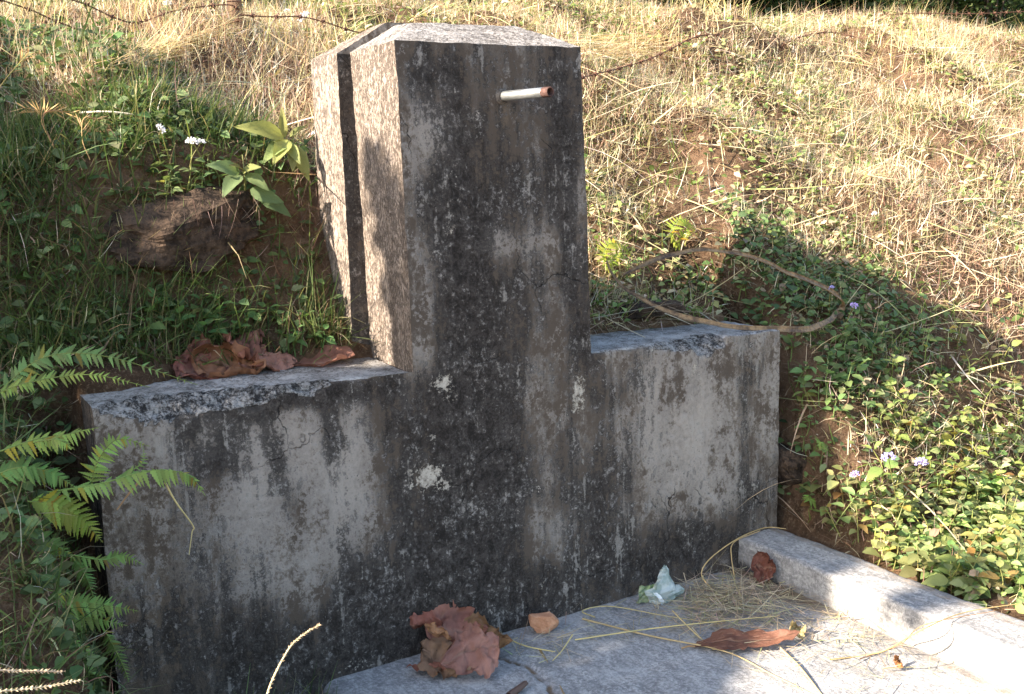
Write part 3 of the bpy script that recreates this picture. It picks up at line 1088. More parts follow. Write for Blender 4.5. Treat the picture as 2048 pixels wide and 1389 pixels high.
def place(me, name, parent, org, d, nrm, size, tint, base=None, wide=1.0):
    """put a unit leaf mesh at org, pointing along d and facing nrm; parent sits at base"""
    d = np.asarray(d, float)
    d = d / np.linalg.norm(d)
    nrm = np.asarray(nrm, float)
    s = np.cross(nrm, d)
    s = s / (np.linalg.norm(s) + 1e-9)
    up = np.cross(d, s)
    o = bpy.data.objects.new(name, me)
    COL.objects.link(o)
    org = np.asarray(org, float) - (0 if base is None else np.asarray(base))
    M = Matrix(((d[0] * size, s[0] * size * wide, up[0] * size, org[0]), (d[1] * size, s[1] * size * wide, up[1] * size, org[1]),
                (d[2] * size, s[2] * size * wide, up[2] * size, org[2]), (0, 0, 0, 1)))
    o.parent = parent
    o.matrix_local = M
    o.color = (*tint, 1)
    return o


def stem_obj(path, r0, r1, parent, base, name='stem', mat='stem', tint=(1, 1, 1), n=5):
    P = np.asarray(path) - np.asarray(base)
    V, Fc = tube(P, np.linspace(r0, r1, len(P)), n)
    o = link_mesh(name, mesh_np(name, V, Fc), MT[mat], parent)
    o.color = (*tint, 1)
    return o


def weed(base, height, pairs, size, label, group, tint=(1, 1, 1), lean=(0, 0), name='leafy_weed', seed=None):
    r = np.random.default_rng(int(rng.integers(1e9)) if seed is None else seed)
    root = empty(name, base)
    tag(root, label, 'weed', group)
    lean = np.array([lean[0] + r.normal(0, .25), lean[1] + r.normal(-.15, .25)])
    top = np.array(base) + np.array([lean[0] * height, lean[1] * height, height])
    mid = (np.array(base) + top) / 2 + np.array([*(r.normal(0, .08, 2) * height), height * .08])
    path = spline([np.array(base) - (0, 0, .02), mid, top], 10)
    stem_obj(path, .0026, .0012, root, base, tint=tint)
    a0 = r.uniform(0, 6.28)
    for k in range(pairs):
        t = .25 + .75 * (k + 1) / pairs
        p = path[min(9, int(t * 9))]
        for h in (0, 1):
            a = a0 + k * 1.57 + h * math.pi + r.normal(0, .25)
            s = size * (1.0 - .45 * max(0, t - .7) / .3 * r.uniform(.5, 1)) * r.uniform(.75, 1.2)
            el = r.normal(.15 + .3 * (t > .9), .25)
            d = (math.cos(a) * math.cos(el), math.sin(a) * math.cos(el), math.sin(el))
            nrm = np.array([r.normal(-.15, .25), r.normal(-.3, .25), 1.0])
            org = p + np.array(d) * .008
            tl = np.asarray(tint) * r.uniform(.7, 1.2) * (np.array([1.25, .8, .7]) if r.random() < .07 else 1)
            place(LEAVES[int(r.integers(3))], 'leaf', root, org, d, nrm, s, tuple(tl), base)
    return root


def flower_head_mesh():
    r = np.random.default_rng(4)
    V, Fs, off = [], [], 0
    for k in range(46):
        th = math.acos(1 - r.uniform(0, 1.15))
        ph = r.uniform(0, 6.28)
        d = np.array([math.sin(th) * math.cos(ph), math.sin(th) * math.sin(ph), math.cos(th)])
        c = d * np.array([1, 1, .9]) * r.uniform(.7, 1.05)
        s = np.cross(d, r.normal(size=3))
        s /= np.linalg.norm(s)
        q = np.cross(d, s)
        w = .16
        V += [c - d * .35, c + s * w, c + q * w, c - s * w, c - q * w, c + d * .16]
        Fs += [(off, off + 1, off + 2), (off, off + 2, off + 3), (off, off + 3, off + 4), (off, off + 4, off + 1), (off + 5, off + 2, off + 1), (off + 5, off + 3, off + 2), (off + 5, off + 4, off + 3), (off + 5, off + 1, off + 4)]
        off += 6
    me = mesh_np('flower_head', np.array(V), np.array(Fs), False)
    me.materials.append(MT['petal'])
    return me


HEAD = flower_head_mesh()


def flower(base, heads, label, tint=(1, 1, 1), leaf=.03, stems_tint=(1.1, 1, .8), nleaf=3):
    """flowering weed: heads = list of (position, radius)"""
    root = empty('flowering_weed', base)
    tag(root, label, 'flower')
    base = np.asarray(base)
    top0 = heads[0][0]
    for i, (p, rad) in enumerate(heads):
        b = base if i == 0 else base + (np.asarray(top0) - base) * .55
        mid = (b + p) / 2 + rng.normal(0, .008, 3)
        path = spline([b, mid, p], 8)
        stem_obj(path, .0022, .0014, root, base, tint=stems_tint)
        o = bpy.data.objects.new('flower_head', HEAD)
        COL.objects.link(o)
        o.parent = root
        o.location = Vector(np.asarray(p) - base)
        o.scale = (rad, rad, rad)
        o.rotation_euler = (rng.normal(0, .3), rng.normal(0, .3), rng.uniform(0, 6))
        o.color = (*tint, 1)
    for k in range(nleaf):
        t = rng.uniform(.1, .6)
        p = base + (np.asarray(top0) - base) * t
        a = rng.uniform(0, 6.28)
        for h in (0, math.pi):
            place(LEAVES[k % 3], 'leaf', root, p, (math.cos(a + h), math.sin(a + h), .2), (0, -.4, 1), leaf * rng.uniform(.8, 1.3), (1, 1, 1), base)
    return root


# ------------------------------------------------------------------ ferns
def pinna_mesh():
    """one toothed fern leaflet along +x"""
    nu = 13
    V = []
    for k, a in enumerate(np.linspace(0, 1, nu)):
        w = .125 * (1 - a ** 1.6) * (1.0 + (.30 if k % 2 else -.18)) + .004
        sw = .06 * a
        V += [(a + (.03 if k % 2 else 0), -w, -.10 * a * a), (a, 0, .025 - .12 * a * a), (a + (.03 if k % 2 else 0), w, -.10 * a * a)]
    me = mesh_np('pinna', np.array(V), grid_faces(nu, 3))
    me.materials.append(MT['fern'])
    return me


PINNA = pinna_mesh()


def frond(root, base, pts, length, n=17, tint=(1, 1, 1), droop=.25, facing=(-.25, -.75, .75), upper_tint=None):
    """a frond along a 3-D path; pinnae up to the given length"""
    path = spline(pts, 40)
    T = np.gradient(path, axis=0)
    T /= np.linalg.norm(T, axis=1)[:, None]
    fr = stem_obj(path, .0022, .0007, root, base, 'frond', 'stem', (.9, 1.1, .7), 4)
    nv = np.asarray(facing, float)
    nv /= np.linalg.norm(nv)
    n = int(n * 1.35)
    for k in range(n):
        t = .10 + .89 * k / (n - 1)
        i = min(39, int(t * 39))
        p, d = path[i], T[i]
        s = np.cross(nv, d)
        s /= np.linalg.norm(s)
        L = length * (math.sin(math.pi * (0.22 + .78 * t)) ** .9 * .92 + .06)
        for sgn in (-1, 1):
            dirv = s * sgn * .92 + d * .48 + np.array([0, 0, -droop]) * (.5 + .5 * abs(rng.normal(0, 1))) + rng.normal(0, .05, 3)
            place(PINNA, 'pinna', fr, p, dirv, nv + rng.normal(0, .12, 3), L * rng.uniform(.72, 1.1), tuple(np.asarray(tint) * rng.uniform(.75, 1.15) * (np.array([1.3, .75, .5]) if rng.random() < .06 else 1)), base, 1.05)
    return fr


def fern(label, base, fronds, group=None):
    root = empty('fern', base)
    tag(root, label, 'fern', group)
    for f in fronds:
        frond(root, np.asarray(base), *f[:2], **f[2])
    return root


def build_ferns():
    y1 = -.12
    A = lambda l: [aty(u, v, y) for (u, v, y) in l]
    g = 'ferns'
    b = aty(-10, 790, .10)
    fern('fern with two long fronds arching over the end of the low wall', b, [
        (A([(-10, 790, .10), (90, 715, .10), (220, 715, .07), (395, 770, .04)]), 0.050, dict(n=22, tint=(0.82, 0.86, 0.81))),
        (A([(-10, 790, .10), (60, 765, .04), (180, 750, .02), (300, 775, .0)]), 0.034, dict(n=22, tint=(1.07, 0.98, 0.68)))], g)
    b = aty(-5, 905, -.12)
    fern('fern frond with drooping forked tip at the wall corner', b, [
        (A([(-5, 905, -.14), (70, 880, -.14), (140, 868, -.14), (198, 855, -.16)]), 0.044, dict(n=15, tint=(1.23, 1.15, 0.77), droop=.7)),
        (A([(70, 885, -.16), (115, 880, -.2), (150, 900, -.2)]), 0.028, dict(n=10, tint=(1.07, 1.02, 0.77), droop=.6))], g)
    b = aty(95, 985, -.14)
    fern('fern with long drooping frond hanging across the wall face', b, [
        (A([(95, 985, -.14), (200, 968, -.16), (300, 942, -.18), (375, 950, -.18), (411, 992, -.16)]), 0.048, dict(n=23, tint=(1.02, 1.02, 0.81), droop=.8)),
        (A([(180, 985, -.12), (195, 925, -.12), (235, 880, -.12), (300, 893, -.12)]), 0.038, dict(n=16, tint=(0.98, 1.02, 0.68), droop=.4)),
        (A([(250, 950, -.13), (285, 925, -.12), (287, 895, -.10)]), 0.016, dict(n=8, tint=(0.82, 0.90, 0.68)))], g)
    b = aty(55, 1003, -.18)
    fern('yellow-green fern frond fanned downwards beside the wall edge', b, [
        (A([(55, 1003, -.18), (110, 1010, -.18), (165, 1040, -.17), (206, 1086, -.17)]), 0.060, dict(n=16, tint=(1.11, 0.94, 0.51), droop=.3))], g)
    b = aty(140, 1110, -.16)
    fern('small dark fern with short fronds against the wall foot', b, [
        (A([(140, 1110, -.16), (205, 1120, -.16), (245, 1112, -.15), (288, 1130, -.15)]), 0.034, dict(n=14, tint=(0.90, 0.90, 0.68), droop=.4)),
        (A([(140, 1110, -.16), (170, 1150, -.16), (190, 1205, -.15)]), 0.032, dict(n=13, tint=(0.66, 0.74, 0.64)))], g)
    b = aty(60, 1215, -.30)
    fern('bright fern with several spreading fronds low at the bank foot', b, [
        (A([(60, 1215, -.30), (70, 1200, -.30), (105, 1190, -.30), (152, 1182, -.28)]), 0.044, dict(n=14, tint=(1.11, 1.11, 0.81))),
        (A([(30, 1210, -.34), (45, 1195, -.34), (55, 1178, -.34)]), 0.040, dict(n=10, tint=(0.98, 0.98, 0.77))),
        (A([(60, 1215, -.30), (140, 1205, -.28), (205, 1210, -.26), (277, 1223, -.24)]), 0.048, dict(n=19, tint=(1.07, 1.11, 0.85))),
        (A([(60, 1215, -.30), (130, 1228, -.28), (200, 1240, -.26), (255, 1252, -.25)]), 0.040, dict(n=16, tint=(0.94, 0.98, 0.77)))], g)
    b = aty(60, 1260, -.36)
    fern('fern drooping towards the bottom corner below the others', b, [
        (A([(60, 1260, -.36), (100, 1265, -.36), (150, 1290, -.34), (190, 1312, -.34)]), 0.044, dict(n=16, tint=(0.98, 1.07, 0.81), droop=.4)),
        (A([(95, 1330, -.36), (140, 1335, -.36), (180, 1345, -.36), (212, 1365, -.35)]), 0.032, dict(n=14, tint=(0.90, 0.94, 0.77))),
        (A([(205, 1255, -.2), (225, 1290, -.2), (245, 1330, -.2), (258, 1365, -.2)]), 0.028, dict(n=13, tint=(0.61, 0.70, 0.59)))], g)
    b = aty(-20, 1075, -.22)
    fern('shaded fern with two fronds spreading between the fanned one and the low ones', b, [
        (A([(-20, 1075, -.22), (40, 1070, -.22), (100, 1085, -.21), (150, 1118, -.2)]), .055, dict(n=19, tint=(.75, .85, .7), droop=.4)),
        (A([(-20, 1075, -.22), (30, 1105, -.24), (75, 1140, -.24), (105, 1185, -.24)]), .045, dict(n=17, tint=(.85, .95, .75), droop=.3))], g)
    b = aty(-25, 1290, -.42)
    fern('dim fern with fronds just above the pale seed stalks', b, [
        (A([(-25, 1290, -.42), (20, 1270, -.42), (75, 1275, -.41), (120, 1300, -.40)]), .05, dict(n=19, tint=(.8, .9, .7), droop=.35)),
        (A([(-25, 1240, -.42), (10, 1225, -.42), (45, 1240, -.42), (80, 1270, -.42)]), .045, dict(n=15, tint=(.9, 1.0, .75), droop=.3))], g)
    b = aty(-20, 955, -.16)
    fern('dark fern frond tucked under the drooping forked one', b, [
        (A([(-20, 955, -.16), (40, 935, -.16), (100, 945, -.15), (150, 975, -.15)]), .05, dict(n=19, tint=(.7, .82, .65), droop=.4))], g)
    b = hit(1625, 905)
    fern('small fern sprouting in the dark gap behind the wall end', b, [
        ([b, b + np.array([.01, -.03, .03]), aty(1640, 885, b[1] - .06), aty(1662, 905, b[1] - .08)], .035, dict(n=11, tint=(0.74, 0.82, 0.59)))], g)
    b = hit(1618, 990)
    fern('little fern frond at the bank foot above the kerb corner', b, [
        ([b, aty(1620, 1000, b[1] - .03), aty(1640, 1010, b[1] - .04), aty(1652, 1035, b[1] - .05)], .034, dict(n=11, tint=(0.90, 0.98, 0.68)))], g)
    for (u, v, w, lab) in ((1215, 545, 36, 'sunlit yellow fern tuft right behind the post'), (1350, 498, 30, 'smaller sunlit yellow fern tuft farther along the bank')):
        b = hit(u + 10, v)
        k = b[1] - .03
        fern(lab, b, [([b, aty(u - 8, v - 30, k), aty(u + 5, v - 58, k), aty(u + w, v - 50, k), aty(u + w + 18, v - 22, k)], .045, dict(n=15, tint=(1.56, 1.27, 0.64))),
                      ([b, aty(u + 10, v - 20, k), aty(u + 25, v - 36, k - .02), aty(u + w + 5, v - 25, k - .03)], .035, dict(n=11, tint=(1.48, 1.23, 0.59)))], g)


build_ferns()


# ------------------------------------------------------------------ weeds
def build_weeds():
    # carpet beside the kerb: individual leafy plants
    g = 'leafy weeds carpeting the ground beside the kerb'
    done = []
    r = np.random.default_rng(21)
    tries = 0
    while len(done) < 150 and tries < 4000:
        tries += 1
        u, v = r.uniform(1610, 2110), r.uniform(985, 1195)
        lo = 1062 + (u - 1600) * .30
        if v > lo + 45 or v < 985 + max(0, (1700 - u) * .6):
            continue
        b = hit(u, v)
        if b[0] < 1.47 or b[1] > .2:
            continue
        if any(np.linalg.norm(b[:2] - q[:2]) < .045 for q in done):
            continue
        done.append(b)
        lab = ('bright green weed spilling over the kerb edge' if b[0] < 1.56 else 'bright green weed at the foot of the bare bank' if b[1] > -.22 else
               'bright green weed at the picture edge of the sunlit patch, near the kerb' if u > 1960 and b[0] < 1.9 else 'bright green weed at the picture edge of the sunlit patch, away from the kerb' if u > 1960 else 'bright green weed in the middle of the sunlit patch')
        weed(b, r.uniform(.05, .16), int(r.integers(2, 6)), r.uniform(.032, .068), lab, g, tint=np.array([r.uniform(1.1, 1.6), r.uniform(1.1, 1.4), r.uniform(.9, 1.4)]) * r.uniform(.72, 1.3))
    # climbing over the top of the bare bank
    g2 = 'leafy weeds hanging over the bare bank'
    bank_weeds = ((1790, 905, .08, .055, (1.3, 1.25, .8)), (1830, 880, .09, .06, (1.4, 1.3, .9)), (1870, 905, .07, .055, (1.4, 1.35, .8)), (1800, 850, .10, .05, (1.1, 1.1, .8)),
                               (1905, 890, .08, .05, (1.45, 1.35, .8)), (1950, 930, .09, .05, (1.5, 1.4, .8)), (1765, 860, .08, .045, (1, 1, .8)), (1932, 860, .07, .045, (1.4, 1.3, .8)),
                               (2000, 900, .08, .05, (1.4, 1.3, .8)), (2030, 960, .08, .05, (1.4, 1.3, .8)), (1850, 955, .07, .05, (1.3, 1.3, .8)), (1985, 985, .08, .045, (1.4, 1.3, .8)), (1792, 815, .08, .045, (1.2, 1.2, .8)),
                               (1880, 1000, .07, .05, (1.4, 1.3, .8)), (1930, 1010, .07, .05, (1.4, 1.3, .8)), (1902, 960, .07, .05, (1.4, 1.3, .8)))
    for (u, v, h, s, tint) in bank_weeds:
        order = sorted(q[0] for q in bank_weeds).index(u)
        weed(hit(u, v), h, 3, s, ORD[order] + ' from the wall end of the sunlit weeds on the bare bank', g2, tint)
    slope_weeds = [(1760 + 22 * i, 690 + (i * 67) % 230) for i in range(14)]
    for i, (u, v) in enumerate(slope_weeds):
        weed(hit(u, v), .08 + .012 * (i % 5), 3 + i % 2, .034 + .005 * (i % 4), ORD[i] + ' from the wall end of the taller weeds dotted up the slope', 'taller weeds dotted up the slope', (1.0 + .1 * (i % 4), 1.05 + .06 * (i % 3), .9), name='tall_weed')
    # shaded weeds just past the end of the wall
    g3 = 'shaded weeds past the end of the wall'
    shade_weeds = ((1690, 730, .10, .055), (1720, 700, .09, .05), (1745, 725, .08, .05), (1670, 700, .08, .045), (1765, 690, .08, .045), (1655, 780, .08, .05), (1640, 815, .08, .05),
                         (1665, 840, .07, .045), (1610, 870, .07, .04), (1620, 800, .07, .045), (1700, 670, .07, .04), (1600, 840, .06, .04), (1650, 745, .07, .045), (1580, 720, .08, .045), (1590, 770, .08, .05), (1600, 920, .08, .045), (1640, 930, .08, .045), (1680, 790, .10, .055), (1710, 770, .10, .05))
    for (u, v, h, s) in shade_weeds:
        weed(hit(u, v), h, 3, s, ORD[sorted(q[:2] for q in shade_weeds).index((u, v))] + ' from the wall end of the dark shaded weeds past it', g3, (.85, 1.0, .85))
    weed(hit(1705, 985), .07, 2, .05, 'lone four-leaved seedling on the bare earth above the kerb', None, (1.0, 1.15, .8), (0, -.4), seed=3)
    wing_weeds = ((1520, 640, .07, .035), (1350, 590, .07, .04), (1540, 660, .05, .03), (1390, 640, .05, .03), (1220, 610, .06, .035), (1250, 560, .08, .035), (1475, 600, .08, .03), (1440, 560, .06, .03))
    for (u, v, h, s) in wing_weeds:
        weed(hit(u, v), h, 3, s, ORD[sorted(q[:2] for q in wing_weeds).index((u, v))] + ' from the post of the small weeds behind the short wall', 'weeds behind the short wall section', (.9, 1.05, .8))
    # dark broad leaves in the bank between fern and post
    pile_weeds = ((310, 690, .07, .06), (350, 680, .07, .055), (390, 660, .08, .06), (420, 700, .07, .055), (470, 690, .06, .05), (500, 660, .07, .05), (590, 700, .06, .045), (640, 700, .06, .04), (300, 650, .07, .06), (540, 650, .05, .04), (440, 640, .06, .045), (620, 660, .05, .04))
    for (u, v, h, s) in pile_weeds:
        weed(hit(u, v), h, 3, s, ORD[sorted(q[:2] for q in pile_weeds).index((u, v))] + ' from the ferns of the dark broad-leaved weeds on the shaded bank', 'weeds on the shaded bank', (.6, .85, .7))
    # pale weeds under the white flowers
    pale_weeds = ((330, 390), (360, 400), (390, 395), (345, 425), (410, 420), (380, 440), (440, 380), (420, 360), (300, 430))
    for (u, v) in pale_weeds:
        weed(hit(u, v), .07, 3, .042, ORD[sorted(pale_weeds).index((u, v))] + ' from the picture edge of the grey-green weeds under the white flowers', 'weeds below the white flowers', (.95, 1.0, .95))
    # lance-leaved plants at the left of the post
    def lance(label, bu, bv, leaves):
        b = hit(bu, bv)
        root = empty('broadleaf_plant', b)
        tag(root, label, 'plant')
        k = b[1] - .06
        stem_obj(spline([b, aty(bu, bv - 40, k), aty(bu - 5, bv - 90, k)], 8), .004, .002, root, b)
        for (u0, v0, u1, v1, dy, wide, tint) in leaves:
            a = aty(u0, v0, k)
            c = aty(u1, v1, k + dy)
            L = np.linalg.norm(c - a)
            place(LANCE, 'leaf', root, a, c - a + np.array([0, 0, .15 * L]), np.array([-.35, -.7, .7]) + rng.normal(0, .25, 3), L * .78, (.25 + tint[0] * .72, .2 + tint[1] * .62, .45 + tint[2] * .5), b, wide * .9)
    lance('broad-leaved plant with upright sunlit leaves beside the post', 590, 350, [
        (570, 275, 558, 200, -.02, 1.0, (1.5, 1.45, .9)), (568, 275, 462, 250, -.06, 1.3, (1.6, 1.45, .9)), (575, 280, 548, 330, -.10, 1.5, (1.6, 1.4, .9)), (580, 290, 628, 372, -.08, 1.5, (1.3, 1.35, 1.0)),
        (575, 285, 520, 325, -.08, 1.5, (1.1, 1.25, .8)), (580, 275, 620, 240, -.02, 1.2, (1.2, 1.2, .7)), (585, 290, 590, 345, -.1, 1.4, (1.4, 1.4, 1.0)), (575, 290, 600, 330, -.1, 1.4, (1.3, 1.35, 1.0))])
    lance('low broad-leaved plant with wide shaded leaves under the upright one', 490, 400, [
        (480, 345, 408, 330, -.05, 1.5, (.8, 1.0, .9)), (485, 345, 520, 330, -.08, 1.6, (1.3, 1.35, .9)), (480, 350, 440, 395, -.08, 1.7, (.7, .95, .8)), (490, 350, 545, 385, -.08, 1.6, (.8, 1.05, .8)),
        (500, 380, 575, 420, -.08, 1.5, (.6, .9, .7)), (490, 345, 460, 320, -.05, 1.6, (1.4, 1.35, .8)), (520, 400, 600, 440, -.05, 1.5, (.5, .8, .6))])


build_weeds()


def build_flowers():
    def fl(label, bu, bv, heads, tint, dy=-.05, **k):
        b = hit(bu, bv)
        flower(b, [(aty(u, v, b[1] + dy), r) for (u, v, r) in heads], label, tint, **k)
    white, lav = (1.35, 1.45, 1.12), (.95, .9, 1.15)
    fl('white flower head alone on a thin stem in the shaded bank', 345, 350, [(321, 259, .015)], white)
    fl('pair of white flower heads on upright stems above the rock', 375, 395, [(384, 285, .017), (402, 286, .014)], white)
    fl('large white flower head hanging beside the barbed wire', 620, 95, [(609, 36, .028)], white, -.02)
    fl('lavender flower pair above the sunlit leaf patch', 1800, 1040, [(1777, 916, .022), (1843, 926, .021)], lav)
    fl('single lavender flower head bent towards the bare earth', 1745, 1010, [(1710, 950, .015)], lav, -.04)
    fl('small lavender flower below the dry palm strip end', 1690, 690, [(1708, 612, .014)], lav)
    fl('tiny lavender flower on the bend of the dry palm strip', 1660, 640, [(1663, 577, .012)], lav)
    fl('tiny white flower in the grass of the lit slope', 1752, 450, [(1749, 428, .012)], white, -.01)
    fl('small blue flower low at the foot of the wall', 322, 1380, [(318, 1336, .011)], (.6, .72, 1.3), -.02)
    fl('white flower head touching the broad leaves beside the post', 645, 330, [(631, 268, .013)], white)
    for (u, v, t) in ((335, 8, 'beyond the first dip of the barbed wire'), (574, 24, 'standing left of the large white one'), (1010, 5, 'on the crest straight behind the post cap')):
        fl('small pale flower on the crest ' + t, u + 4, v + 25, [(u, v, .016)], white, -.02, nleaf=1)


build_flowers()


# ------------------------------------------------------------------ fallen teak leaves
def dead_leaf(label, base, length, width, rot, bendu=0.8, curl=1.0, twist=.2, seed=0, tint=(.42, .19, .15), scrunch=.02, stalk=True, roll=0.0, nu=26, nv=17, name='dry_leaf', asym=0.0):
    r = seed
    u = np.linspace(0, 1, nu)
    prof = np.sin(math.pi * np.clip(u, 0, 1) ** .8) ** .62
    V, vein = [], []
    # midrib bends in its own plane
    px, pz, ang = 0.0, 0.0, -bendu / 2
    for k, a in enumerate(u):
        if k:
            ang_k = -bendu / 2 + bendu * a
            px += math.cos(ang_k) * length / (nu - 1)
            pz += math.sin(ang_k) * length / (nu - 1)
        w = width * .5 * prof[k]
        cv = curl * (1 + .5 * math.sin(5 * a + r))
        tw = twist * (a - .5) * 2
        for b in np.linspace(-1, 1, nv):
            s = abs(b) * w
            kk = cv * (1 + asym * np.sign(b)) / max(width * .5, 1e-6) * .5
            th = kk * s
            yy = (math.sin(th) / kk if abs(kk) > 1e-4 else s) * np.sign(b)
            zz = (1 - math.cos(th)) / kk if abs(kk) > 1e-4 else 0
            y2 = yy * math.cos(tw) - zz * math.sin(tw)
            z2 = yy * math.sin(tw) + zz * math.cos(tw)
            V.append((px, y2, pz + z2))
            vv = abs(((a - abs(b) * .22) * 9) % 1 - .5) * 2
            vein.append(max(1 - abs(b) * 9, 0) + (max(0, vv - .86) / .14) * .8)
    V = np.array(V)
    V = V + NOISE_P(V / length, 3.2, 200 + r) * scrunch * 3.0 + NOISE_P(V / length, 9, 230 + r) * scrunch * 1.2
    cr_ = np.abs(fbm(V / length * 4.5, 300 + r, 2) - .5) + .6 * np.abs(fbm(V / length * 9, 310 + r, 2) - .5)
    V[:, 2] += cr_ * scrunch * 2.2
    rim = np.tile(np.abs(np.linspace(-1, 1, nv)) ** 6, nu)
    V = V + (NOISE_P(V / length, 16, 260 + r) * rim[:, None]) * scrunch * 1.6
    M = Matrix.Rotation(rot[2], 3, 'Z') @ Matrix.Rotation(rot[1], 3, 'Y') @ Matrix.Rotation(rot[0] + roll, 3, 'X')
    V = V - V.mean(0)
    V = V @ np.array(M).T
    V[:, 2] -= V[:, 2].min()
    me = mesh_np('blade', V, grid_faces(nu, nv), True, None, dict(vein=np.clip(vein, 0, 1)))
    root = empty(name, base)
    tag(root, label, 'dry leaf')
    o = link_mesh('blade', me, MT['dead'], root)
    o.color = (*tint, 1)
    if stalk:
        q = V[nv // 2]
        d = q - V[nv // 2 + nv]
        d /= np.linalg.norm(d)
        e = q + d * length * .14
        e[2] = max(e[2], .004)
        so = stem_obj(spline([q + np.asarray(base), (q + e) / 2 + np.asarray(base) + (0, 0, .004), e + np.asarray(base)], 6), length * .012, length * .010, root, base, 'leaf_stalk', 'drystem', (.7, .5, .45))
    return root


def build_dead_leaves():
    pi = math.pi
    PINK, RED, BRN, OCH = (.42, .215, .155), (.31, .125, .09), (.24, .125, .075), (.46, .25, .12)
    F = lambda u, v, z=.004: atz(u, v, z)
    # heap at the foot of the post
    dead_leaf('big pinkish dead leaf, widest and front of the heap at the post foot', F(958, 1348, .010) + (0.0, .025, 0), .175, .15, (.62, -.05, -.35), .5, .9, .1, 1, PINK, .020, False)
    dead_leaf('reddish dead leaf leaning up at the back of the heap by the post', F(930, 1318) + (0, .05, .0), .20, .165, (.85, .10, -.3), .5, .7, .1, 2, (0.390, 0.176, 0.119), .020, False)
    dead_leaf('brown dead leaf underneath the heap at the post foot', F(905, 1352) + (.0, .03, 0), .18, .13, (.45, .05, -.7), .5, .9, -.1, 3, (0.328, 0.200, 0.112), .020, False)
    dead_leaf('rolled red leaf tip sticking out low from the heap towards the ferns', F(866, 1352) + (0, .015, 0), .125, .075, (.4, -.12, 2.75), .4, 2.6, .3, 4, (0.390, 0.168, 0.115), .012, True)
    dead_leaf('rolled red leaf cone sticking out high from the heap towards the ferns', F(868, 1325) + (0, .06, .075), .12, .085, (.8, -.15, 2.65), .4, 2.8, .3, 5, (0.374, 0.152, 0.105), .012, False)
    dead_leaf('small folded ochre leaf standing on the heap', F(885, 1345) + (.01, .04, .075), .085, .05, (1.3, -.4, 2.2), .9, 2.0, .3, 6, OCH, .010, False)
    dead_leaf('pale brown leaf edge peeking out behind the heap near the brick', F(985, 1318) + (0, .05, .0), .15, .10, (.95, .15, -.9), .6, 1.4, .2, 7, (0.312, 0.184, 0.084), .018, False)
    # on the left wing
    wz = WH + .004
    Wt = lambda u, v: atz(u, v, wz)
    dead_leaf('crumpled red-brown leaf standing up at the fern side of the wall-top pile', Wt(410, 764) + (0, .02, 0), .20, .15, (.75, -.2, .6), 1.0, 1.7, .5, 11, RED, .026, False)
    dead_leaf('large folded brown leaf in the middle of the wall-top pile', Wt(470, 760) + (0, .02, 0), .22, .15, (.75, .1, -.3), 1.0, 1.9, -.4, 12, (0.343, 0.168, 0.087), .028, False)
    dead_leaf('torn dark leaf on top of the wall-top pile', Wt(505, 752) + (0, .04, .03), .16, .12, (.55, .15, .2), 1.3, 1.8, .6, 13, (0.296, 0.136, 0.091), .032, False)
    dead_leaf('pinkish leaf lying flat at the post side of the wall-top pile', Wt(545, 748) + (0, .01, 0), .17, .10, (.45, 0, .05), .4, 1.3, .2, 14, (0.429, 0.224, 0.161), .014, False)
    dead_leaf('tall curled leaf rising at the back of the wall-top pile', Wt(440, 752) + (0, .05, .02), .17, .12, (.95, -.45, .4), .9, 2.2, .3, 15, (0.328, 0.152, 0.098), .024, False)
    dead_leaf('boat-shaped brown leaf with stalk on the wall top next to the post', Wt(655, 735) + (0, .03, .0), .21, .12, (.25, 0, -.15), .7, 2.1, .2, 16, (0.312, 0.152, 0.105), .012, True)
    dead_leaf('small pink leaf half hidden behind the boat-shaped leaf', Wt(605, 728) + (0, .07, .0), .10, .06, (.6, 0, .2), .3, 1.0, .2, 17, (0.351, 0.160, 0.119), .010, False)
    # on the floor
    dead_leaf('long narrow red-brown leaf with holes lying on the floor straw', F(1490, 1296), .30, .075, (.5, 0, -.62), .25, 1.4, .25, 21, (0.179, 0.084, 0.052), .014, True)
    dead_leaf('curled round red leaf leaning on the kerb near the wall', F(1522, 1172) + (.015, 0, .012), .095, .10, (1.2, 0, -.9), 2.2, 1.6, .4, 22, (0.195, 0.072, 0.045), .012, False)
    dead_leaf('pale yellow crumpled leaf beside the long red-brown leaf', F(1592, 1272), .075, .06, (.6, 0, .4), 1.0, 1.8, .4, 23, (0.484, 0.400, 0.175), .012, False)
    dead_leaf('tiny orange curled leaf on the sunlit floor', F(1795, 1335), .045, .035, (.9, 0, .5), 1.6, 2.0, .4, 24, (0.429, 0.200, 0.070), .008, False)


build_dead_leaves()


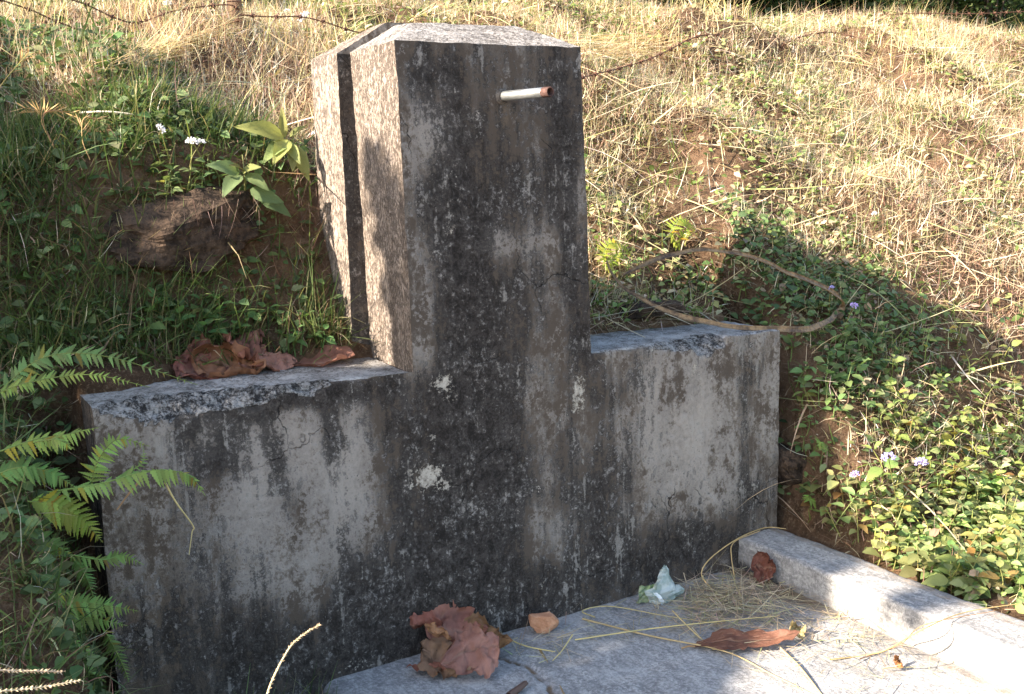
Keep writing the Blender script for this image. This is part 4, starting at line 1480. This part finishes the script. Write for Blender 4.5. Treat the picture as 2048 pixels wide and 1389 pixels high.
# ------------------------------------------------------------------ brick, rocks, wrapper, stones
def lump(name, label, cat, base, size, mat, seed, facets=8, nsub=3, rot=0.0, group=None, rough=.06):
    """angular stone: a sphere cut by random planes, then roughened"""
    r = np.random.default_rng(seed)
    n = 44
    a, b = np.meshgrid(np.linspace(0, 2 * math.pi, n, endpoint=False), np.linspace(0.02, math.pi - .02, n // 2 + 3), indexing='ij')
    D = np.stack([np.sin(b) * np.cos(a), np.sin(b) * np.sin(a), np.cos(b)], -1).reshape(-1, 3)
    nrm = r.normal(size=(facets, 3))
    nrm /= np.linalg.norm(nrm, axis=1)[:, None]
    nrm = np.concatenate([nrm, [[1, 0, 0], [-1, 0, 0], [0, 1, 0], [0, -1, 0], [0, 0, 1], [0, 0, -1]]])
    off = np.concatenate([r.uniform(.80, 1.12, facets), np.ones(6)])
    dd = D @ nrm.T
    rad = np.min(np.where(dd > .05, off / np.maximum(dd, .05), 9), axis=1)
    P = D * rad[:, None]
    P = P * (1 + rough * (fbm(P * 3, seed, 5, .62) - .5)[:, None] * 2)
    P = P * np.asarray(size) * .5
    c, s = math.cos(rot), math.sin(rot)
    P = P @ np.array([[c, s, 0], [-s, c, 0], [0, 0, 1]])
    P[:, 2] -= P[:, 2].min()
    m = n // 2 + 3
    i, j = np.meshgrid(np.arange(n), np.arange(m - 1), indexing='ij')
    i, j = i.ravel(), j.ravel()
    i2 = (i + 1) % n
    Fc = np.stack([i * m + j, i * m + j + 1, i2 * m + j + 1, i2 * m + j], 1)
    o = link_mesh(name, mesh_np(name, P, Fc, False), MT[mat])
    o.location = base
    tag(o, label, cat, group)
    return o


def build_small_things():
    lump('brick_fragment', 'broken orange brick piece lying at the foot of the post', 'brick', atz(1095, 1266, .002) + (0, .02, 0), (.088, .062, .056), 'brick', 12, 12, rot=-.35, rough=.10)
    b = hit(400, 500)
    o = lump('bank_rock', 'large dark rock ledge jutting from the shaded bank beside the post', 'rock', aty(395, 520, .46) + (0, .10, -.02), (.44, .30, .21), 'rock', 53, 16, rot=.05, rough=.17)
    o.rotation_euler = (.1, -.24, .05)
    lump('bank_rock', 'brown earth-covered rock close against the post foot', 'rock', aty(590, 480, .62) + (0, .05, 0), (.16, .2, .15), 'rock', 33, 9, rough=.2)
    lump('flat_stone', 'flat dark stone lying behind the short wall section', 'stone', hit(1305, 630) + (0, .03, -.01), (.26, .16, .055), 'rock', 35, 6, rot=-.3, rough=.12)
    lump('bank_rock', 'rounded earth lump in the dark gap past the wall end', 'rock', hit(1600, 960) + (0, .06, -.04), (.13, .14, .15), 'rock', 36, 9, rough=.2)
    # plastic wrapper
    b = atz(1327, 1204, .002)
    root = empty('plastic_wrapper', b)
    tag(root, 'crumpled clear and white plastic wrapper standing against the wall', 'wrapper')
    M = Mat('clear_wrapper')
    nn = M.noise(M.coords(), 28, 3, .5)
    M.base(M.mix(M.ramp(nn, .42, .58), (.62, .68, .65), (.36, .45, .41)), .2, .6)
    tr = M.n('BsdfTransparent', Color=(.85, .93, .9))
    mx = M.n('MixShader', i0=.38)
    M.t.links.new(M.b.outputs[0], mx.inputs[1])
    M.t.links.new(tr.outputs[0], mx.inputs[2])
    M.t.links.new(mx.outputs[0], M.out.inputs[0])
    G = simple_material('green_print', (.12, .19, .08), (.26, .28, .15), 20, .3, .5, .002)
    r = np.random.default_rng(8)
    nu, nv = 12, 9
    V = []
    for i in range(nu):
        t = i / (nu - 1)
        w = .047 * (1 - t) ** .5 * (.7 + .6 * math.sin(math.pi * min(1, t * 1.4 + .1))) + .003
        for j in range(nv):
            a = 2 * math.pi * j / (nv - 1)
            k = 1 + r.normal(0, .16)
            V.append((w * math.cos(a) * k + .010 * t, .45 * w * math.sin(a) * k + .01 * t, .118 * t + r.normal(0, .004)))
    V = np.array(V)
    V = V.reshape(nu, nv, 3)
    V[:, -1] = V[:, 0]
    V = V.reshape(-1, 3)
    rotm = np.array(Matrix.Rotation(-.25, 3, 'Z'))
    V = V @ rotm.T
    V[:, 2] = np.maximum(V[:, 2], .002)
    body = link_mesh('wrapper_body', mesh_np('wrapper_body', V, grid_faces(nu, nv), False), M.m, root)
    V, nq = [], 8
    for i in range(nq):
        for j in range(6):
            x, z = -.088 + .060 * i / (nq - 1), .004 + .056 * j / 5
            V.append((x + .014 * j / 5, .030 - .02 * i / (nq - 1) + r.normal(0, .003), z + r.normal(0, .001)))
    fl = link_mesh('printed_flap', mesh_np('printed_flap', np.array(V), grid_faces(nq, 6), False), G, root)
    fl['label'] = 'green printed flap of the wrapper'
    V = []
    for i in range(8):
        for j in range(4):
            t = i / 7
            V.append((-.058 + .030 * t + .014 * j / 3, -.020 - .012 * math.sin(t * 3) + r.normal(0, .002), .052 - .048 * t + r.normal(0, .002)))
    W = simple_material('white_fold', (.72, .76, .74), (.82, .84, .82), 30, .35, .5, .001)
    link_mesh('white_fold', mesh_np('white_fold', np.array(V), grid_faces(8, 4), False), W, root)


build_small_things()


# ------------------------------------------------------------------ dry palm strip, stalks, seed heads
def ribbon(path, width, nrm, cup=.25, name='strip'):
    P = np.asarray(path)
    m = len(P)
    T = np.gradient(P, axis=0)
    T /= np.linalg.norm(T, axis=1)[:, None]
    W = np.broadcast_to(np.asarray(width, float), (m,))
    N = np.broadcast_to(np.asarray(nrm, float), (m, 3))
    S = np.cross(N, T)
    S /= np.linalg.norm(S, axis=1)[:, None] + 1e-9
    Nn = np.cross(T, S)
    V = []
    for b in (-1, -.45, 0, .45, 1):
        V.append(P + S * (W * .5 * b)[:, None] + Nn * (W * cup * (b * b - .5))[:, None])
    V = np.stack(V, 1)
    low = V - Nn[:, None] * .0035
    A = V.reshape(-1, 3)
    B = low.reshape(-1, 3)
    f1 = grid_faces(m, 5)
    f2 = grid_faces(m, 5, len(A))[:, ::-1]
    e = []
    for j in (0, 4):
        for i in range(m - 1):
            a, b = i * 5 + j, (i + 1) * 5 + j
            e.append((a, b, b + len(A), a + len(A)))
    return np.concatenate([A, B]), np.concatenate([f1, f2, np.array(e)])


def build_strips():
    root_b = aty(1560, 658, .04)
    pts = [(1213, 520, .30), (1232, 560, .26), (1270, 590, .20), (1330, 620, .14), (1400, 642, .09), (1480, 655, .05), (1560, 660, .02), (1620, 655, .02), (1660, 640, .06), (1683, 617, .14),
           (1682, 597, .10), (1655, 580, .10), (1600, 556, .10), (1530, 525, .12), (1470, 508, .14), (1400, 500, .16), (1340, 510, .18), (1285, 532, .20), (1245, 550, .22)]
    P = spline([aty(*q) for q in pts], 110)
    P = P + NOISE_P(P, 11, 190) * .018
    t = np.linspace(0, 1, 110)
    w = .021 * np.interp(t, [0, .1, .3, .5, .6, .8, .93, 1], [.25, .6, .9, 1, 1.0, .8, .8, .35])
    w = w * (1 + .45 * (fbm(np.stack([t * 30, t * 0, t * 0], 1), 3, 2) - .5))
    nr = np.stack([np.full(110, -.2), np.full(110, -.85), np.interp(t, [0, .4, .55, .7, 1], [.35, .3, .8, .75, .9])], 1)
    V, Fc = ribbon(P, w, nr, .25)
    o = link_mesh('palm_strip', mesh_np('palm_strip', V, Fc), simple_material('dry_palm', (.085, .052, .032), (.34, .22, .11), 18, .6, .4, .003))
    tag(o, 'long curved brown dry palm strip looping over the wall end', 'palm strip')

    def stalk(label, pts, w0, tint, name='dry_stalk', w1=None):
        P = spline(pts, 26)
        V, Fc = tube(P, np.linspace(w0, w0 * .6 if w1 is None else w1, 26), 5)
        o = link_mesh(name, mesh_np(name, V, Fc), MT['drystem'])
        o.color = (*tint, 1)
        tag(o, label, 'stalk')
    F = lambda *l: [atz(u, v, z) for (u, v, z) in l]
    stalk('long yellow stalk running from the wall foot to the front floor edge', F((1165, 1238, .012), (1300, 1272, .01), (1450, 1303, .012), (1545, 1350, .008), (1632, 1392, .006)), .0034, (1.0, .95, .8))
    stalk('thick yellow stalk pointing at the viewer on the front floor', F((1562, 1298, .014), (1600, 1335, .01), (1645, 1392, .005)), .0040, (1.0, .95, .8))
    stalk('thin stalk bent in a hook near the brick', F((1190, 1235, .006), (1165, 1222, .012), (1220, 1213, .016), (1330, 1232, .012), (1440, 1248, .01)), .0024, (1.0, 1.0, .8))
    stalk('pale stalk crossing the straw from heap to kerb', F((1150, 1280, .008), (1300, 1258, .02), (1450, 1242, .024), (1560, 1232, .02)), .0026, (1.2, 1.15, .9))
    stalk('straight pale stalk lying across towards the long leaf', F((1345, 1222, .025), (1385, 1262, .02), (1428, 1300, .006)), .0028, (1.15, 1.1, .95))
    stalk('arched straw blade leaning from the floor onto the kerb top', [atz(1425, 1180, .01), aty(1403, 1150, -.05), aty(1420, 1118, -.04), aty(1475, 1078, -.03), atz(1530, 1056, .125), atz(1572, 1058, .125)], .0026, (1.1, 1.0, .75))
    stalk('upright bent straw blade at the wall and kerb corner', [atz(1470, 1160, .01), aty(1463, 1115, -.05), aty(1468, 1085, -.03), atz(1520, 1062, .125)], .0024, (1.1, 1.0, .75))
    stalk('thin wiry runner curving over the kerb at the bright end', F((1660, 1320, .01), (1760, 1305, .01)) + [atz(1840, 1262, .125), atz(1930, 1225, .125), atz(2060, 1205, .13)], .0022, (.75, .6, .5))
    stalk('second wiry runner from the floor up the kerb', F((1720, 1318, .01), (1800, 1290, .01)) + [atz(1850, 1250, .125), atz(1990, 1222, .125)], .0018, (.7, .55, .45))
    stalk('white stick lying on the shaded slope', [hit(160, 226, .05), hit(215, 224, .05), hit(290, 232, .05)], .004, (1.5, 1.7, 2.2))
    stalk('pale broken straw hanging below the long fern frond', [aty(330, 965, -.12), aty(352, 1005, -.1), aty(386, 1052, -.06), aty(384, 1065, -.05), aty(378, 1110, -.04)], .0028, (1.2, 1.15, 1.0), w1=.001)
    stalk('brown straw hanging beside the pale broken one', [aty(280, 962, -.1), aty(256, 990, -.09), aty(234, 1020, -.08)], .0028, (.9, .75, .6))
    stalk('thick dark stick end at the front edge of the floor', F((1018, 1392, .012), (1040, 1376, .016), (1052, 1366, .018)), .011, (.28, .24, .28), 'broken_stick', .008)
    stalk('dry stalk angled up from the bank past the wall end', [hit(1715, 800), aty(1740, 770, .0), aty(1765, 745, .0)], .004, (1.0, .85, .6))
    stalk('twig lying in the floor joint beside the leaf heap', F((1080, 1300, .0), (1100, 1335, -.004), (1130, 1392, .0)), .004, (.55, .45, .4))
    stalk('straw beside the leaf heap near the joint', F((1000, 1270, .02), (1050, 1292, .012), (1110, 1304, .01)), .0028, (1.2, 1.1, .9))
    stalk('small crossing straw in front of the brick', F((1145, 1270, .016), (1125, 1300, .012), (1105, 1322, .008)), .0024, (1.2, 1.1, .9))
    stalk('bent twig leaning on the boat-shaped leaf', [atz(562, 727, WH + .005), atz(548, 712, WH + .03), aty(560, 692, .12)], .003, (.9, .75, .7))

    # feathery seed stalks
    def seedstalk(label, pts, heads, tint, w=.0016, awn=.012, n=60, name='grass_seed_stalk', aw=.18):
        P = spline(pts, 30)
        base = P[0]
        root = empty(name, base)
        tag(root, label, 'seed stalk')
        stem_obj(P, w, w * .5, root, base, 'stem', 'drystem', tint)
        V, off = [], 0
        i = (np.interp(np.linspace(heads, 1, n), [0, 1], [0, 29])).astype(int)
        Q = P[i] - base
        T = np.gradient(P, axis=0)[i]
        T /= np.linalg.norm(T, axis=1)[:, None]
        az = rng.uniform(0, 6.28, n)
        a = np.cross(T, np.array([0, 0, 1.0]))
        a /= np.linalg.norm(a, axis=1)[:, None]
        b = np.cross(T, a)
        d = T * .75 + (np.cos(az)[:, None] * a + np.sin(az)[:, None] * b) * .6
        s = np.cross(d, rng.normal(size=(n, 3)))
        s /= np.linalg.norm(s, axis=1)[:, None]
        L = awn * rng.uniform(.6, 1.3, n)[:, None]
        V = np.stack([Q, Q + d * L * .5 + s * L * aw, Q + d * L, Q + d * L * .5 - s * L * aw], 1).reshape(-1, 3)
        Fc = np.arange(n * 4).reshape(-1, 4)
        o = link_mesh('seed_head', mesh_np('seed_head', V, Fc, False), MT['drystem'], root)
        o.color = (*tint, 1)
    cr = (1.15, 1.15, 1.3)
    A = lambda y, *l: [aty(u, v, y) for (u, v) in l]
    seedstalk('upper of two pale seed stalks poking in at the bottom corner', A(-1.45, (-160, 1332), (-20, 1340), (60, 1342), (125, 1344)), .3, cr, .0015, .0050, 300, aw=.13)
    seedstalk('lower of two pale seed stalks poking in at the bottom corner', A(-1.42, (-160, 1400), (-20, 1385), (80, 1375), (162, 1361)), .3, cr, .0015, .0050, 300, aw=.13)
    seedstalk('tall curved seed stalk rising in front of the wall', A(-1.25, (525, 1420), (545, 1360), (580, 1295), (612, 1266), (640, 1250)), .12, (1.1, 1.05, 1.1), .0017, .0050, 280, aw=.13)
    k = hit(150, 300)[1] - .05
    seedstalk('pinkish feathery seed head fanned out over the shaded grass', A(k, (110, 300), (85, 250), (80, 225), (45, 215)), .45, (1.0, .7, .6), .0016, .045, 26, aw=.035)
    seedstalk('second pinkish seed head nodding beside the fanned one', A(k, (112, 300), (90, 255), (88, 228), (110, 222), (140, 228)), .5, (1.0, .72, .62), .0016, .045, 26, aw=.035)
    k = hit(60, 200)[1] - .05
    seedstalk('yellow seed head rising at the upper edge of the shade', A(k, (-10, 190), (10, 160), (40, 125), (58, 105)), .35, (1.2, 1.0, .6), .0016, .045, 26, aw=.035)
    k = hit(200, 320)[1] - .05
    seedstalk('thin drooping seed spray on the shaded slope', A(k, (180, 320), (165, 280), (170, 235), (215, 250)), .35, (1.1, 1.0, .7), .0016, .045, 18, aw=.035)


build_strips()


def straw_litter():
    """loose straw on the floor, on the wing tops and bundles on the hill"""
    V, Fs, C, off = [], [], [], 0
    def add(P, az, tilt, L, w, cols):
        nonlocal off
        n = len(P)
        V_, F_, idx = blades(P, az, tilt, L, w, rng.normal(0, .35, n), 4, 0)
        return V_, F_, cols[idx]
    sets = []
    def spot(n, u0, v0, su, sv, z, mode='z'):
        u = rng.normal(u0, su, n)
        v = rng.normal(v0, sv, n)
        return np.array([atz(a, b, z) for a, b in zip(u, v)])
    P = np.concatenate([spot(900, 1470, 1192, 62, 22, .006), spot(330, 1500, 1235, 100, 26, .006), spot(170, 1350, 1235, 90, 25, .005), spot(50, 1080, 1290, 35, 18, .005), spot(150, 1680, 1250, 70, 30, .005), spot(110, 1720, 1320, 120, 28, .005)])
    ok = (P[:, 1] < -.012) & (P[:, 0] < 1.235)
    P = P[ok]
    P[:, 2] += rng.uniform(0, .016, len(P))
    n = len(P)
    V1, F1, C1 = add(P, rng.uniform(0, 6.28, n), rng.normal(1.57, .10, n), rng.gamma(3, .026, n) + .025, rng.uniform(.0018, .0038, n), pick_colors(n, [(.54, .44, .29), (.62, .53, .37), (.42, .32, .21), (.48, .44, .22)], (4, 3, 2, 1)))
    V1[:, 2] = np.maximum(V1[:, 2], .006)
    o = link_mesh('floor_straw', mesh_np('floor_straw', V1, F1, True, C1), MT['straw'])
    tag(o, 'loose dry straw scattered on the floor in the wall and kerb corner', 'straw', None, 'stuff')
    # litter on wing tops
    P = np.concatenate([np.stack([rng.uniform(.63, 1.38, 260), .33 - np.abs(rng.normal(0, .06, 260)), np.full(260, WH)], 1), np.stack([rng.uniform(-.84, -.02, 200), .33 - np.abs(rng.normal(0, .06, 200)), np.full(200, WH)], 1)])
    P[:, 2] += rng.uniform(.0, .012, len(P))
    n = len(P)
    V1, F1, C1 = add(P, rng.uniform(0, 6.28, n), rng.normal(1.57, .12, n), rng.gamma(3, .022, n) + .02, rng.uniform(.0014, .003, n), pick_colors(n, [(.46, .36, .22), (.36, .25, .16), (.25, .15, .10)], (3, 3, 2)))
    V1[:, 2] = np.maximum(V1[:, 2], WH + .003)
    o = link_mesh('wall_top_straw', mesh_np('wall_top_straw', V1, F1, True, C1), MT['straw'])
    tag(o, 'dry straw and root litter along the back of the wall tops', 'straw', None, 'stuff')
    # straw swathes lying on the crest
    def swathe(name, label, pts, n, spread, cols):
        A = np.array([hit(u, v, .05) for u, v in pts])
        path = spline(A, 40)
        i = rng.integers(0, 30, n)
        P = path[i] + rng.normal(0, 1, (n, 3)) * np.array([spread, spread, spread * .4])
        d = path[39] - path[0]
        az = math.atan2(d[1], d[0]) + rng.normal(0, .32, n)
        el = math.asin(np.clip(d[2] / np.linalg.norm(d), -1, 1))
        V1, F1, C1 = add(P, az, rng.normal(1.57 - el, .1, n), rng.uniform(.2, .5, n), rng.uniform(.0025, .005, n), cols)
        o = link_mesh(name, mesh_np(name, V1, F1, True, C1), MT['straw'])
        tag(o, label, 'straw', None, 'stuff')
    c = lambda n: pick_colors(n, [(.66, .52, .27), (.74, .62, .38), (.56, .42, .22)], (3, 2, 2))
    swathe('straw_swathe', 'flattened golden straw swathe on the bank right of the post cap', [(1150, 104), (1260, 100), (1400, 92)], 420, .085, c(420))
    swathe('straw_swathe', 'golden straw swathe lying under the barbed wire on the upper bank', [(200, 140), (320, 100), (450, 60)], 260, .03, c(260))
    # hanging roots round the rock and the post foot
    P = np.concatenate([np.array([aty(u, v, y) for u, v, y in zip(rng.uniform(340, 520, 40), rng.uniform(385, 430, 40), rng.uniform(.38, .48, 40))]),
                        np.array([aty(u, v, y) for u, v, y in zip(rng.uniform(595, 660, 120), rng.uniform(330, 620, 120), rng.uniform(.42, .58, 120))]),
                        np.array([aty(u, v, y) for u, v, y in zip(rng.uniform(270, 340, 14), rng.uniform(660, 690, 14), rng.uniform(.22, .3, 14))])])
    n = len(P)
    V1, F1, C1 = add(P, rng.uniform(0, 6.28, n), rng.uniform(2.2, 3.2, n), rng.uniform(.04, .13, n), rng.uniform(.001, .0021, n), pick_colors(n, [(.22, .15, .11), (.30, .23, .18), (.15, .09, .065)], (3, 2, 2)))
    o = link_mesh('hanging_roots', mesh_np('hanging_roots', V1, F1, True, C1), MT['straw'])
    tag(o, 'thin pale roots hanging over the rock and along the post side', 'roots', None, 'stuff')


straw_litter()


# ------------------------------------------------------------------ barbed wire
def barb_mesh():
    V, Fs, off = [], [], 0
    for k, (a, b) in enumerate((((-.006, -.016, -.012), (.006, .016, .012)), ((.006, -.014, .014), (-.006, .014, -.014)))):
        v, f = tube(np.array([a, (0, 0, 0.003 * (1 - 2 * k)), b]), [.0010, .0026, .0010], 5)
        V.append(v)
        Fs.append(f + off)
        off += len(v)
    a = np.linspace(0, 6 * math.pi, 40)
    v, f = tube(np.stack([np.linspace(-.007, .007, 40), .0052 * np.cos(a), .0052 * np.sin(a)], 1), .0019, 5)
    V.append(v)
    Fs.append(f + off)
    me = mesh_np('barb', np.concatenate(V), np.concatenate(Fs))
    me.materials.append(MT['wire'])
    return me


BARB = barb_mesh()


def wire_strand(label, pts, gap=.10):
    P = spline(pts, 160)
    base = P[0].copy()
    root = empty('barbed_wire', base)
    tag(root, label, 'wire', 'barbed wire strands')
    L = np.concatenate([[0], np.cumsum(np.linalg.norm(np.diff(P, axis=0), axis=1))])
    T = np.gradient(P, axis=0)
    T /= np.linalg.norm(T, axis=1)[:, None]
    a = np.cross(T, np.array([0, 0, 1.0]))
    a /= np.linalg.norm(a, axis=1)[:, None]
    b = np.cross(T, a)
    for ph in (0, math.pi):
        q = L / .035 * 2 * math.pi + ph
        Q = P + .0021 * (np.cos(q)[:, None] * a + np.sin(q)[:, None] * b)
        V, Fc = tube(Q - base, .0018, 5)
        link_mesh('twisted_wire', mesh_np('twisted_wire', V, Fc), MT['wire'], root)
    for s in np.arange(gap * .5, L[-1], gap):
        i = int(np.argmin(abs(L - s)))
        o = place(BARB, 'barb', root, P[i], T[i] + rng.normal(0, .05, 3), rng.normal(0, 1, 3), 1.1, (1, 1, 1), base)


def build_wire():
    Y = lambda y, *l: [aty(u, v, y) for (u, v) in l]
    wire_strand('upper rusty barbed wire strand sagging over the crest', Y(1.75, (90, -12), (160, 5), (235, 38), (280, 45), (350, 22), (450, 10), (480, 20)))
    wire_strand('lower rusty barbed wire strand sagging in a long curve', Y(1.7, (-30, -10), (60, 20), (110, 42), (180, 66), (255, 76), (320, 72), (430, 54), (480, 40)))
    wire_strand('rusty barbed wire strand running down behind the post cap', Y(1.65, (480, 30), (540, 34), (600, 34), (650, 45), (720, 66), (800, 74), (1000, 120)))
    wire_strand('thin wire strand rising from the post over the lit slope', [aty(1120, 165, .9), aty(1200, 147, 1.0), aty(1300, 118, 1.2), aty(1390, 75, 1.4), aty(1440, 70, 1.5)])
    wire_strand('short wire strand humped over the grass high on the slope', [hit(1560, 95, .03), aty(1600, 75, hit(1600, 95)[1]), aty(1660, 65, hit(1660, 90)[1]), aty(1725, 78, hit(1725, 95)[1])])
    wire_strand('far wire strand near the crest at the picture edge', [aty(1760, 30, 2.3), aty(1850, 27, 2.2), aty(1950, 28, 2.1), aty(2080, 22, 2.0)])
    # weathered fence post behind the strands
    b = hit(470, 62)
    root = empty('fence_post', b)
    tag(root, 'dark weathered wooden fence post carrying the barbed wire', 'fence post')
    h = aty(462, -40, b[1])[2] - b[2]
    zs = np.linspace(-.1, h, 14)
    P = np.stack([.01 * np.sin(zs * 9), .008 * np.cos(zs * 7), zs], 1)
    V, Fc = tube(P, .028 + .004 * np.sin(zs * 23), 9)
    V = V + NOISE_P(V, 30, 88) * .008
    link_mesh('post', mesh_np('post', V, Fc), MT['wood'], root)
    v, f = tube(np.array([(-.035, -.03, h * .55), (0, -.036, h * .56), (.035, -.03, h * .55)]), .003, 5)
    link_mesh('staple', mesh_np('staple', v, f), MT['wire'], root)


build_wire()


# ------------------------------------------------------------------ bushes beyond the crest and the shade tree
def bush(name, label, cat, base, rx, ry, h, n, cols, size=.06, seed=0, group=None, trunk=.03):
    r = np.random.default_rng(seed)
    root = empty(name, base)
    tag(root, label, cat, group)
    base = np.asarray(base, float)
    V, Fs, off = [], [], 0
    tips = []
    for k in range(9):
        a = r.uniform(0, 6.28)
        e = np.array([math.cos(a) * rx * r.uniform(.3, .9), math.sin(a) * ry * r.uniform(.3, .9), h * r.uniform(.55, .95)])
        P = spline([(0, 0, -.1), e * np.array([.25, .25, .5]) + r.normal(0, .05, 3), e], 9)
        v, f = tube(P, np.linspace(trunk, trunk * .2, 9), 6)
        V.append(v)
        Fs.append(f + off)
        off += len(v)
        tips += list(P[3:])
    link_mesh('trunk', mesh_np('trunk', np.concatenate(V), np.concatenate(Fs)), MT['bark'], root)
    tips = np.array(tips)
    c = tips[r.integers(0, len(tips), n // 30)] + r.normal(0, 1, (n // 30, 3)) * np.array([rx, ry, h]) * .16
    c[:, 2] = np.abs(c[:, 2])
    P = c[r.integers(0, len(c), n)] + r.normal(0, .11, (n, 3)) * np.array([rx, ry, h * .8])
    P[:, 2] = np.maximum(P[:, 2], .02)
    nrm = r.normal(size=(n, 3)) * .6 + np.array([0, 0, 1])
    nrm /= np.linalg.norm(nrm, axis=1)[:, None]
    Vl, Fl, C = leaf_cloud(P, nrm, r.uniform(0, 6.28, n), size * r.uniform(.6, 1.3, n), pick_colors(n, cols, [1] * len(cols)))
    link_mesh('crown', mesh_np('crown', Vl, Fl, True, C), MT['leafstuff'], root)


def build_background():
    dk = [(.05, .085, .03), (.07, .11, .035), (.10, .14, .05)]
    md = [(.12, .16, .06), (.16, .19, .07), (.22, .22, .10)]
    spots = [(120, 3.4, 1.1, 'pale leafy shrub behind the dip of the barbed wire', md), (560, 3.6, 1.0, 'dark shrub on the crest behind the fence post', dk), (760, 3.8, 1.0, 'dark shrub on the crest above the post cap', dk),
             (1000, 4.0, 1.2, 'shrub on the crest straight behind the post', md), (1190, 3.7, 1.0, 'leafy shrub on the crest just right of the post', md), (1420, 4.0, 1.2, 'low shrub on the crest over the straw swathe', md),
             (1640, 4.0, 1.3, 'dark shrub on the crest above the short wire strand', dk), (1880, 4.2, 1.3, 'dark shrub on the crest behind the far wire strand', dk), (2090, 4.4, 1.3, 'dark shrub on the crest at the picture edge', dk), (330, 3.9, 1.1, 'dark shrub behind the lower wire', dk), (1760, 3.6, 1.25, 'dark shrub on the crest between the two wire strands', dk),
             (1990, 3.8, 1.5, 'tall dark shrub on the crest close to the picture edge', dk), (1300, 3.8, 1.2, 'pale shrub on the crest above the golden straw', md), (1540, 3.7, 1.2, 'dark low shrub on the crest over the lit slope', dk)]
    for i, (u, y, h, lab, cols) in enumerate(spots):
        p = aty(u, 10, y)
        b = np.array([p[0], y, float(terrain(p[0], y)) - .03])
        bush('crest_shrub', lab, 'shrub', b, .85, .6, h, 3600, cols, .055, 300 + i, 'shrubs on the crest', .015)
    for i, (u, y, h, lab) in enumerate(((1830, 5.2, 1.7, 'bushy dark shrub set back behind the far wire strand'), (1930, 5.6, 2.0, 'broad dark shrub set back beyond the picture-edge shrubs'), (2040, 5.2, 2.0, 'last dark shrub of the set-back row at the picture edge'), (1250, 5.2, 1.5, 'set-back dark shrub above the straw swathe'))):
        p = aty(u, 10, y)
        bush('crest_shrub', lab, 'shrub', np.array([p[0], y, float(terrain(p[0], y)) - .03]), 1.0, .7, h, 5200, dk, .075, 350 + i, 'shrubs on the crest', .02)
    # far tree line that closes the view beyond the crest
    for i, x in enumerate(np.arange(-2, 19, 2.1)):
        y = 9 + 1.5 * math.sin(i * 2.1)
        bush('far_tree', ORD[i] + ' from the fence side of the dark trees beyond the crest', 'tree', (x, y, float(terrain(x, y)) - .1), 1.6, 1.3, 5.0 + .7 * math.sin(i * 3.7), 5200, dk, .25, 400 + i, 'trees beyond the crest', .08)


build_background()


def shade_tree():
    """leafy tree left of the picture whose shade lies on the bank, the floor and the post"""
    te = math.tan(SUN_EL) / math.cos(SUN_A)
    ta = math.tan(SUN_A)
    X0 = -4.6
    ky = [-1.12, -1.02, -.92, -.82, -.74, -.62, -.50, -.42, -.36, -.30, -.16, -.05, .0, .10, .22, .30, .36, .48, .62, .85, 1.1, 1.5, 1.9, 2.4]
    kh = [-.5, .30, .40, .36, .22, .30, .42, .58, .76, .95, 1.05, 1.2, 1.34, 1.45, 1.54, 1.50, .85, 1.05, 1.16, 1.26, 1.34, 1.38, 1.30, .9]
    r = np.random.default_rng(77)
    n = 26000
    y0 = r.uniform(-1.15, 2.4, n)
    h = r.uniform(-.75, 1.6, n)
    top = np.interp(y0, ky, kh) + (fbm(np.stack([y0 * 6, y0 * 0, y0 * 0], 1), 5, 3) - .5) * .10
    ok = h < top
    # sun gap onto the side of the post
    gb = np.interp(h, [.55, .85, 1.18, 1.5], [.10, .12, .19, .28])
    gap = (y0 > gb) & (y0 < .36) & (h > .80) & (h < 1.56)
    gap2 = (y0 > .30) & (y0 < .56) & (h > np.interp(y0, [.30, .56], [1.0, 1.2]))
    ok &= ~gap & ~gap2
    ok |= (np.hypot((y0 + .645) / .055, (h - .90) / .16) < 1 + .3 * (fbm(np.stack([y0 * 14, h * 14, h * 0], 1), 8, 2) - .5))
    y0, h = y0[ok], h[ok]
    n = len(y0)
    x = X0 + r.normal(0, .45, n)
    P = np.stack([x, y0 - x * ta, h - x * te], 1)
    base = np.array([X0, .75, float(terrain(X0, .75)) - .05])
    root = empty('shade_tree', base)
    tag(root, 'leafy tree just outside the picture shading the bank', 'tree')
    V, Fs, off = [], [], 0
    trunk = spline([(0, 0, 0), (.05, .02, 1.0), (0, -.05, 1.9)], 10)
    v, f = tube(trunk, np.linspace(.13, .08, 10), 9)
    V.append(v); Fs.append(f + off); off += len(v)
    for k in range(16):
        e = P[r.integers(0, n)] - base
        v, f = tube(spline([trunk[r.integers(3, 10)], e * .6 + np.array([0, 0, .2]), e], 8), np.linspace(.05, .01, 8), 6)
        V.append(v); Fs.append(f + off); off += len(v)
    link_mesh('trunk', mesh_np('trunk', np.concatenate(V), np.concatenate(Fs)), MT['bark'], root)
    nrm = -SDIR[None] + r.normal(0, .45, (n, 3))
    nrm /= np.linalg.norm(nrm, axis=1)[:, None]
    Vl, Fl, C = leaf_cloud(P - base, nrm, r.uniform(0, 6.28, n), r.uniform(.05, .10, n), pick_colors(n, [(.06, .10, .03), (.09, .14, .04)], (1, 1)))
    link_mesh('crown', mesh_np('crown', Vl, Fl, True, C), MT['leafstuff'], root)


shade_tree()
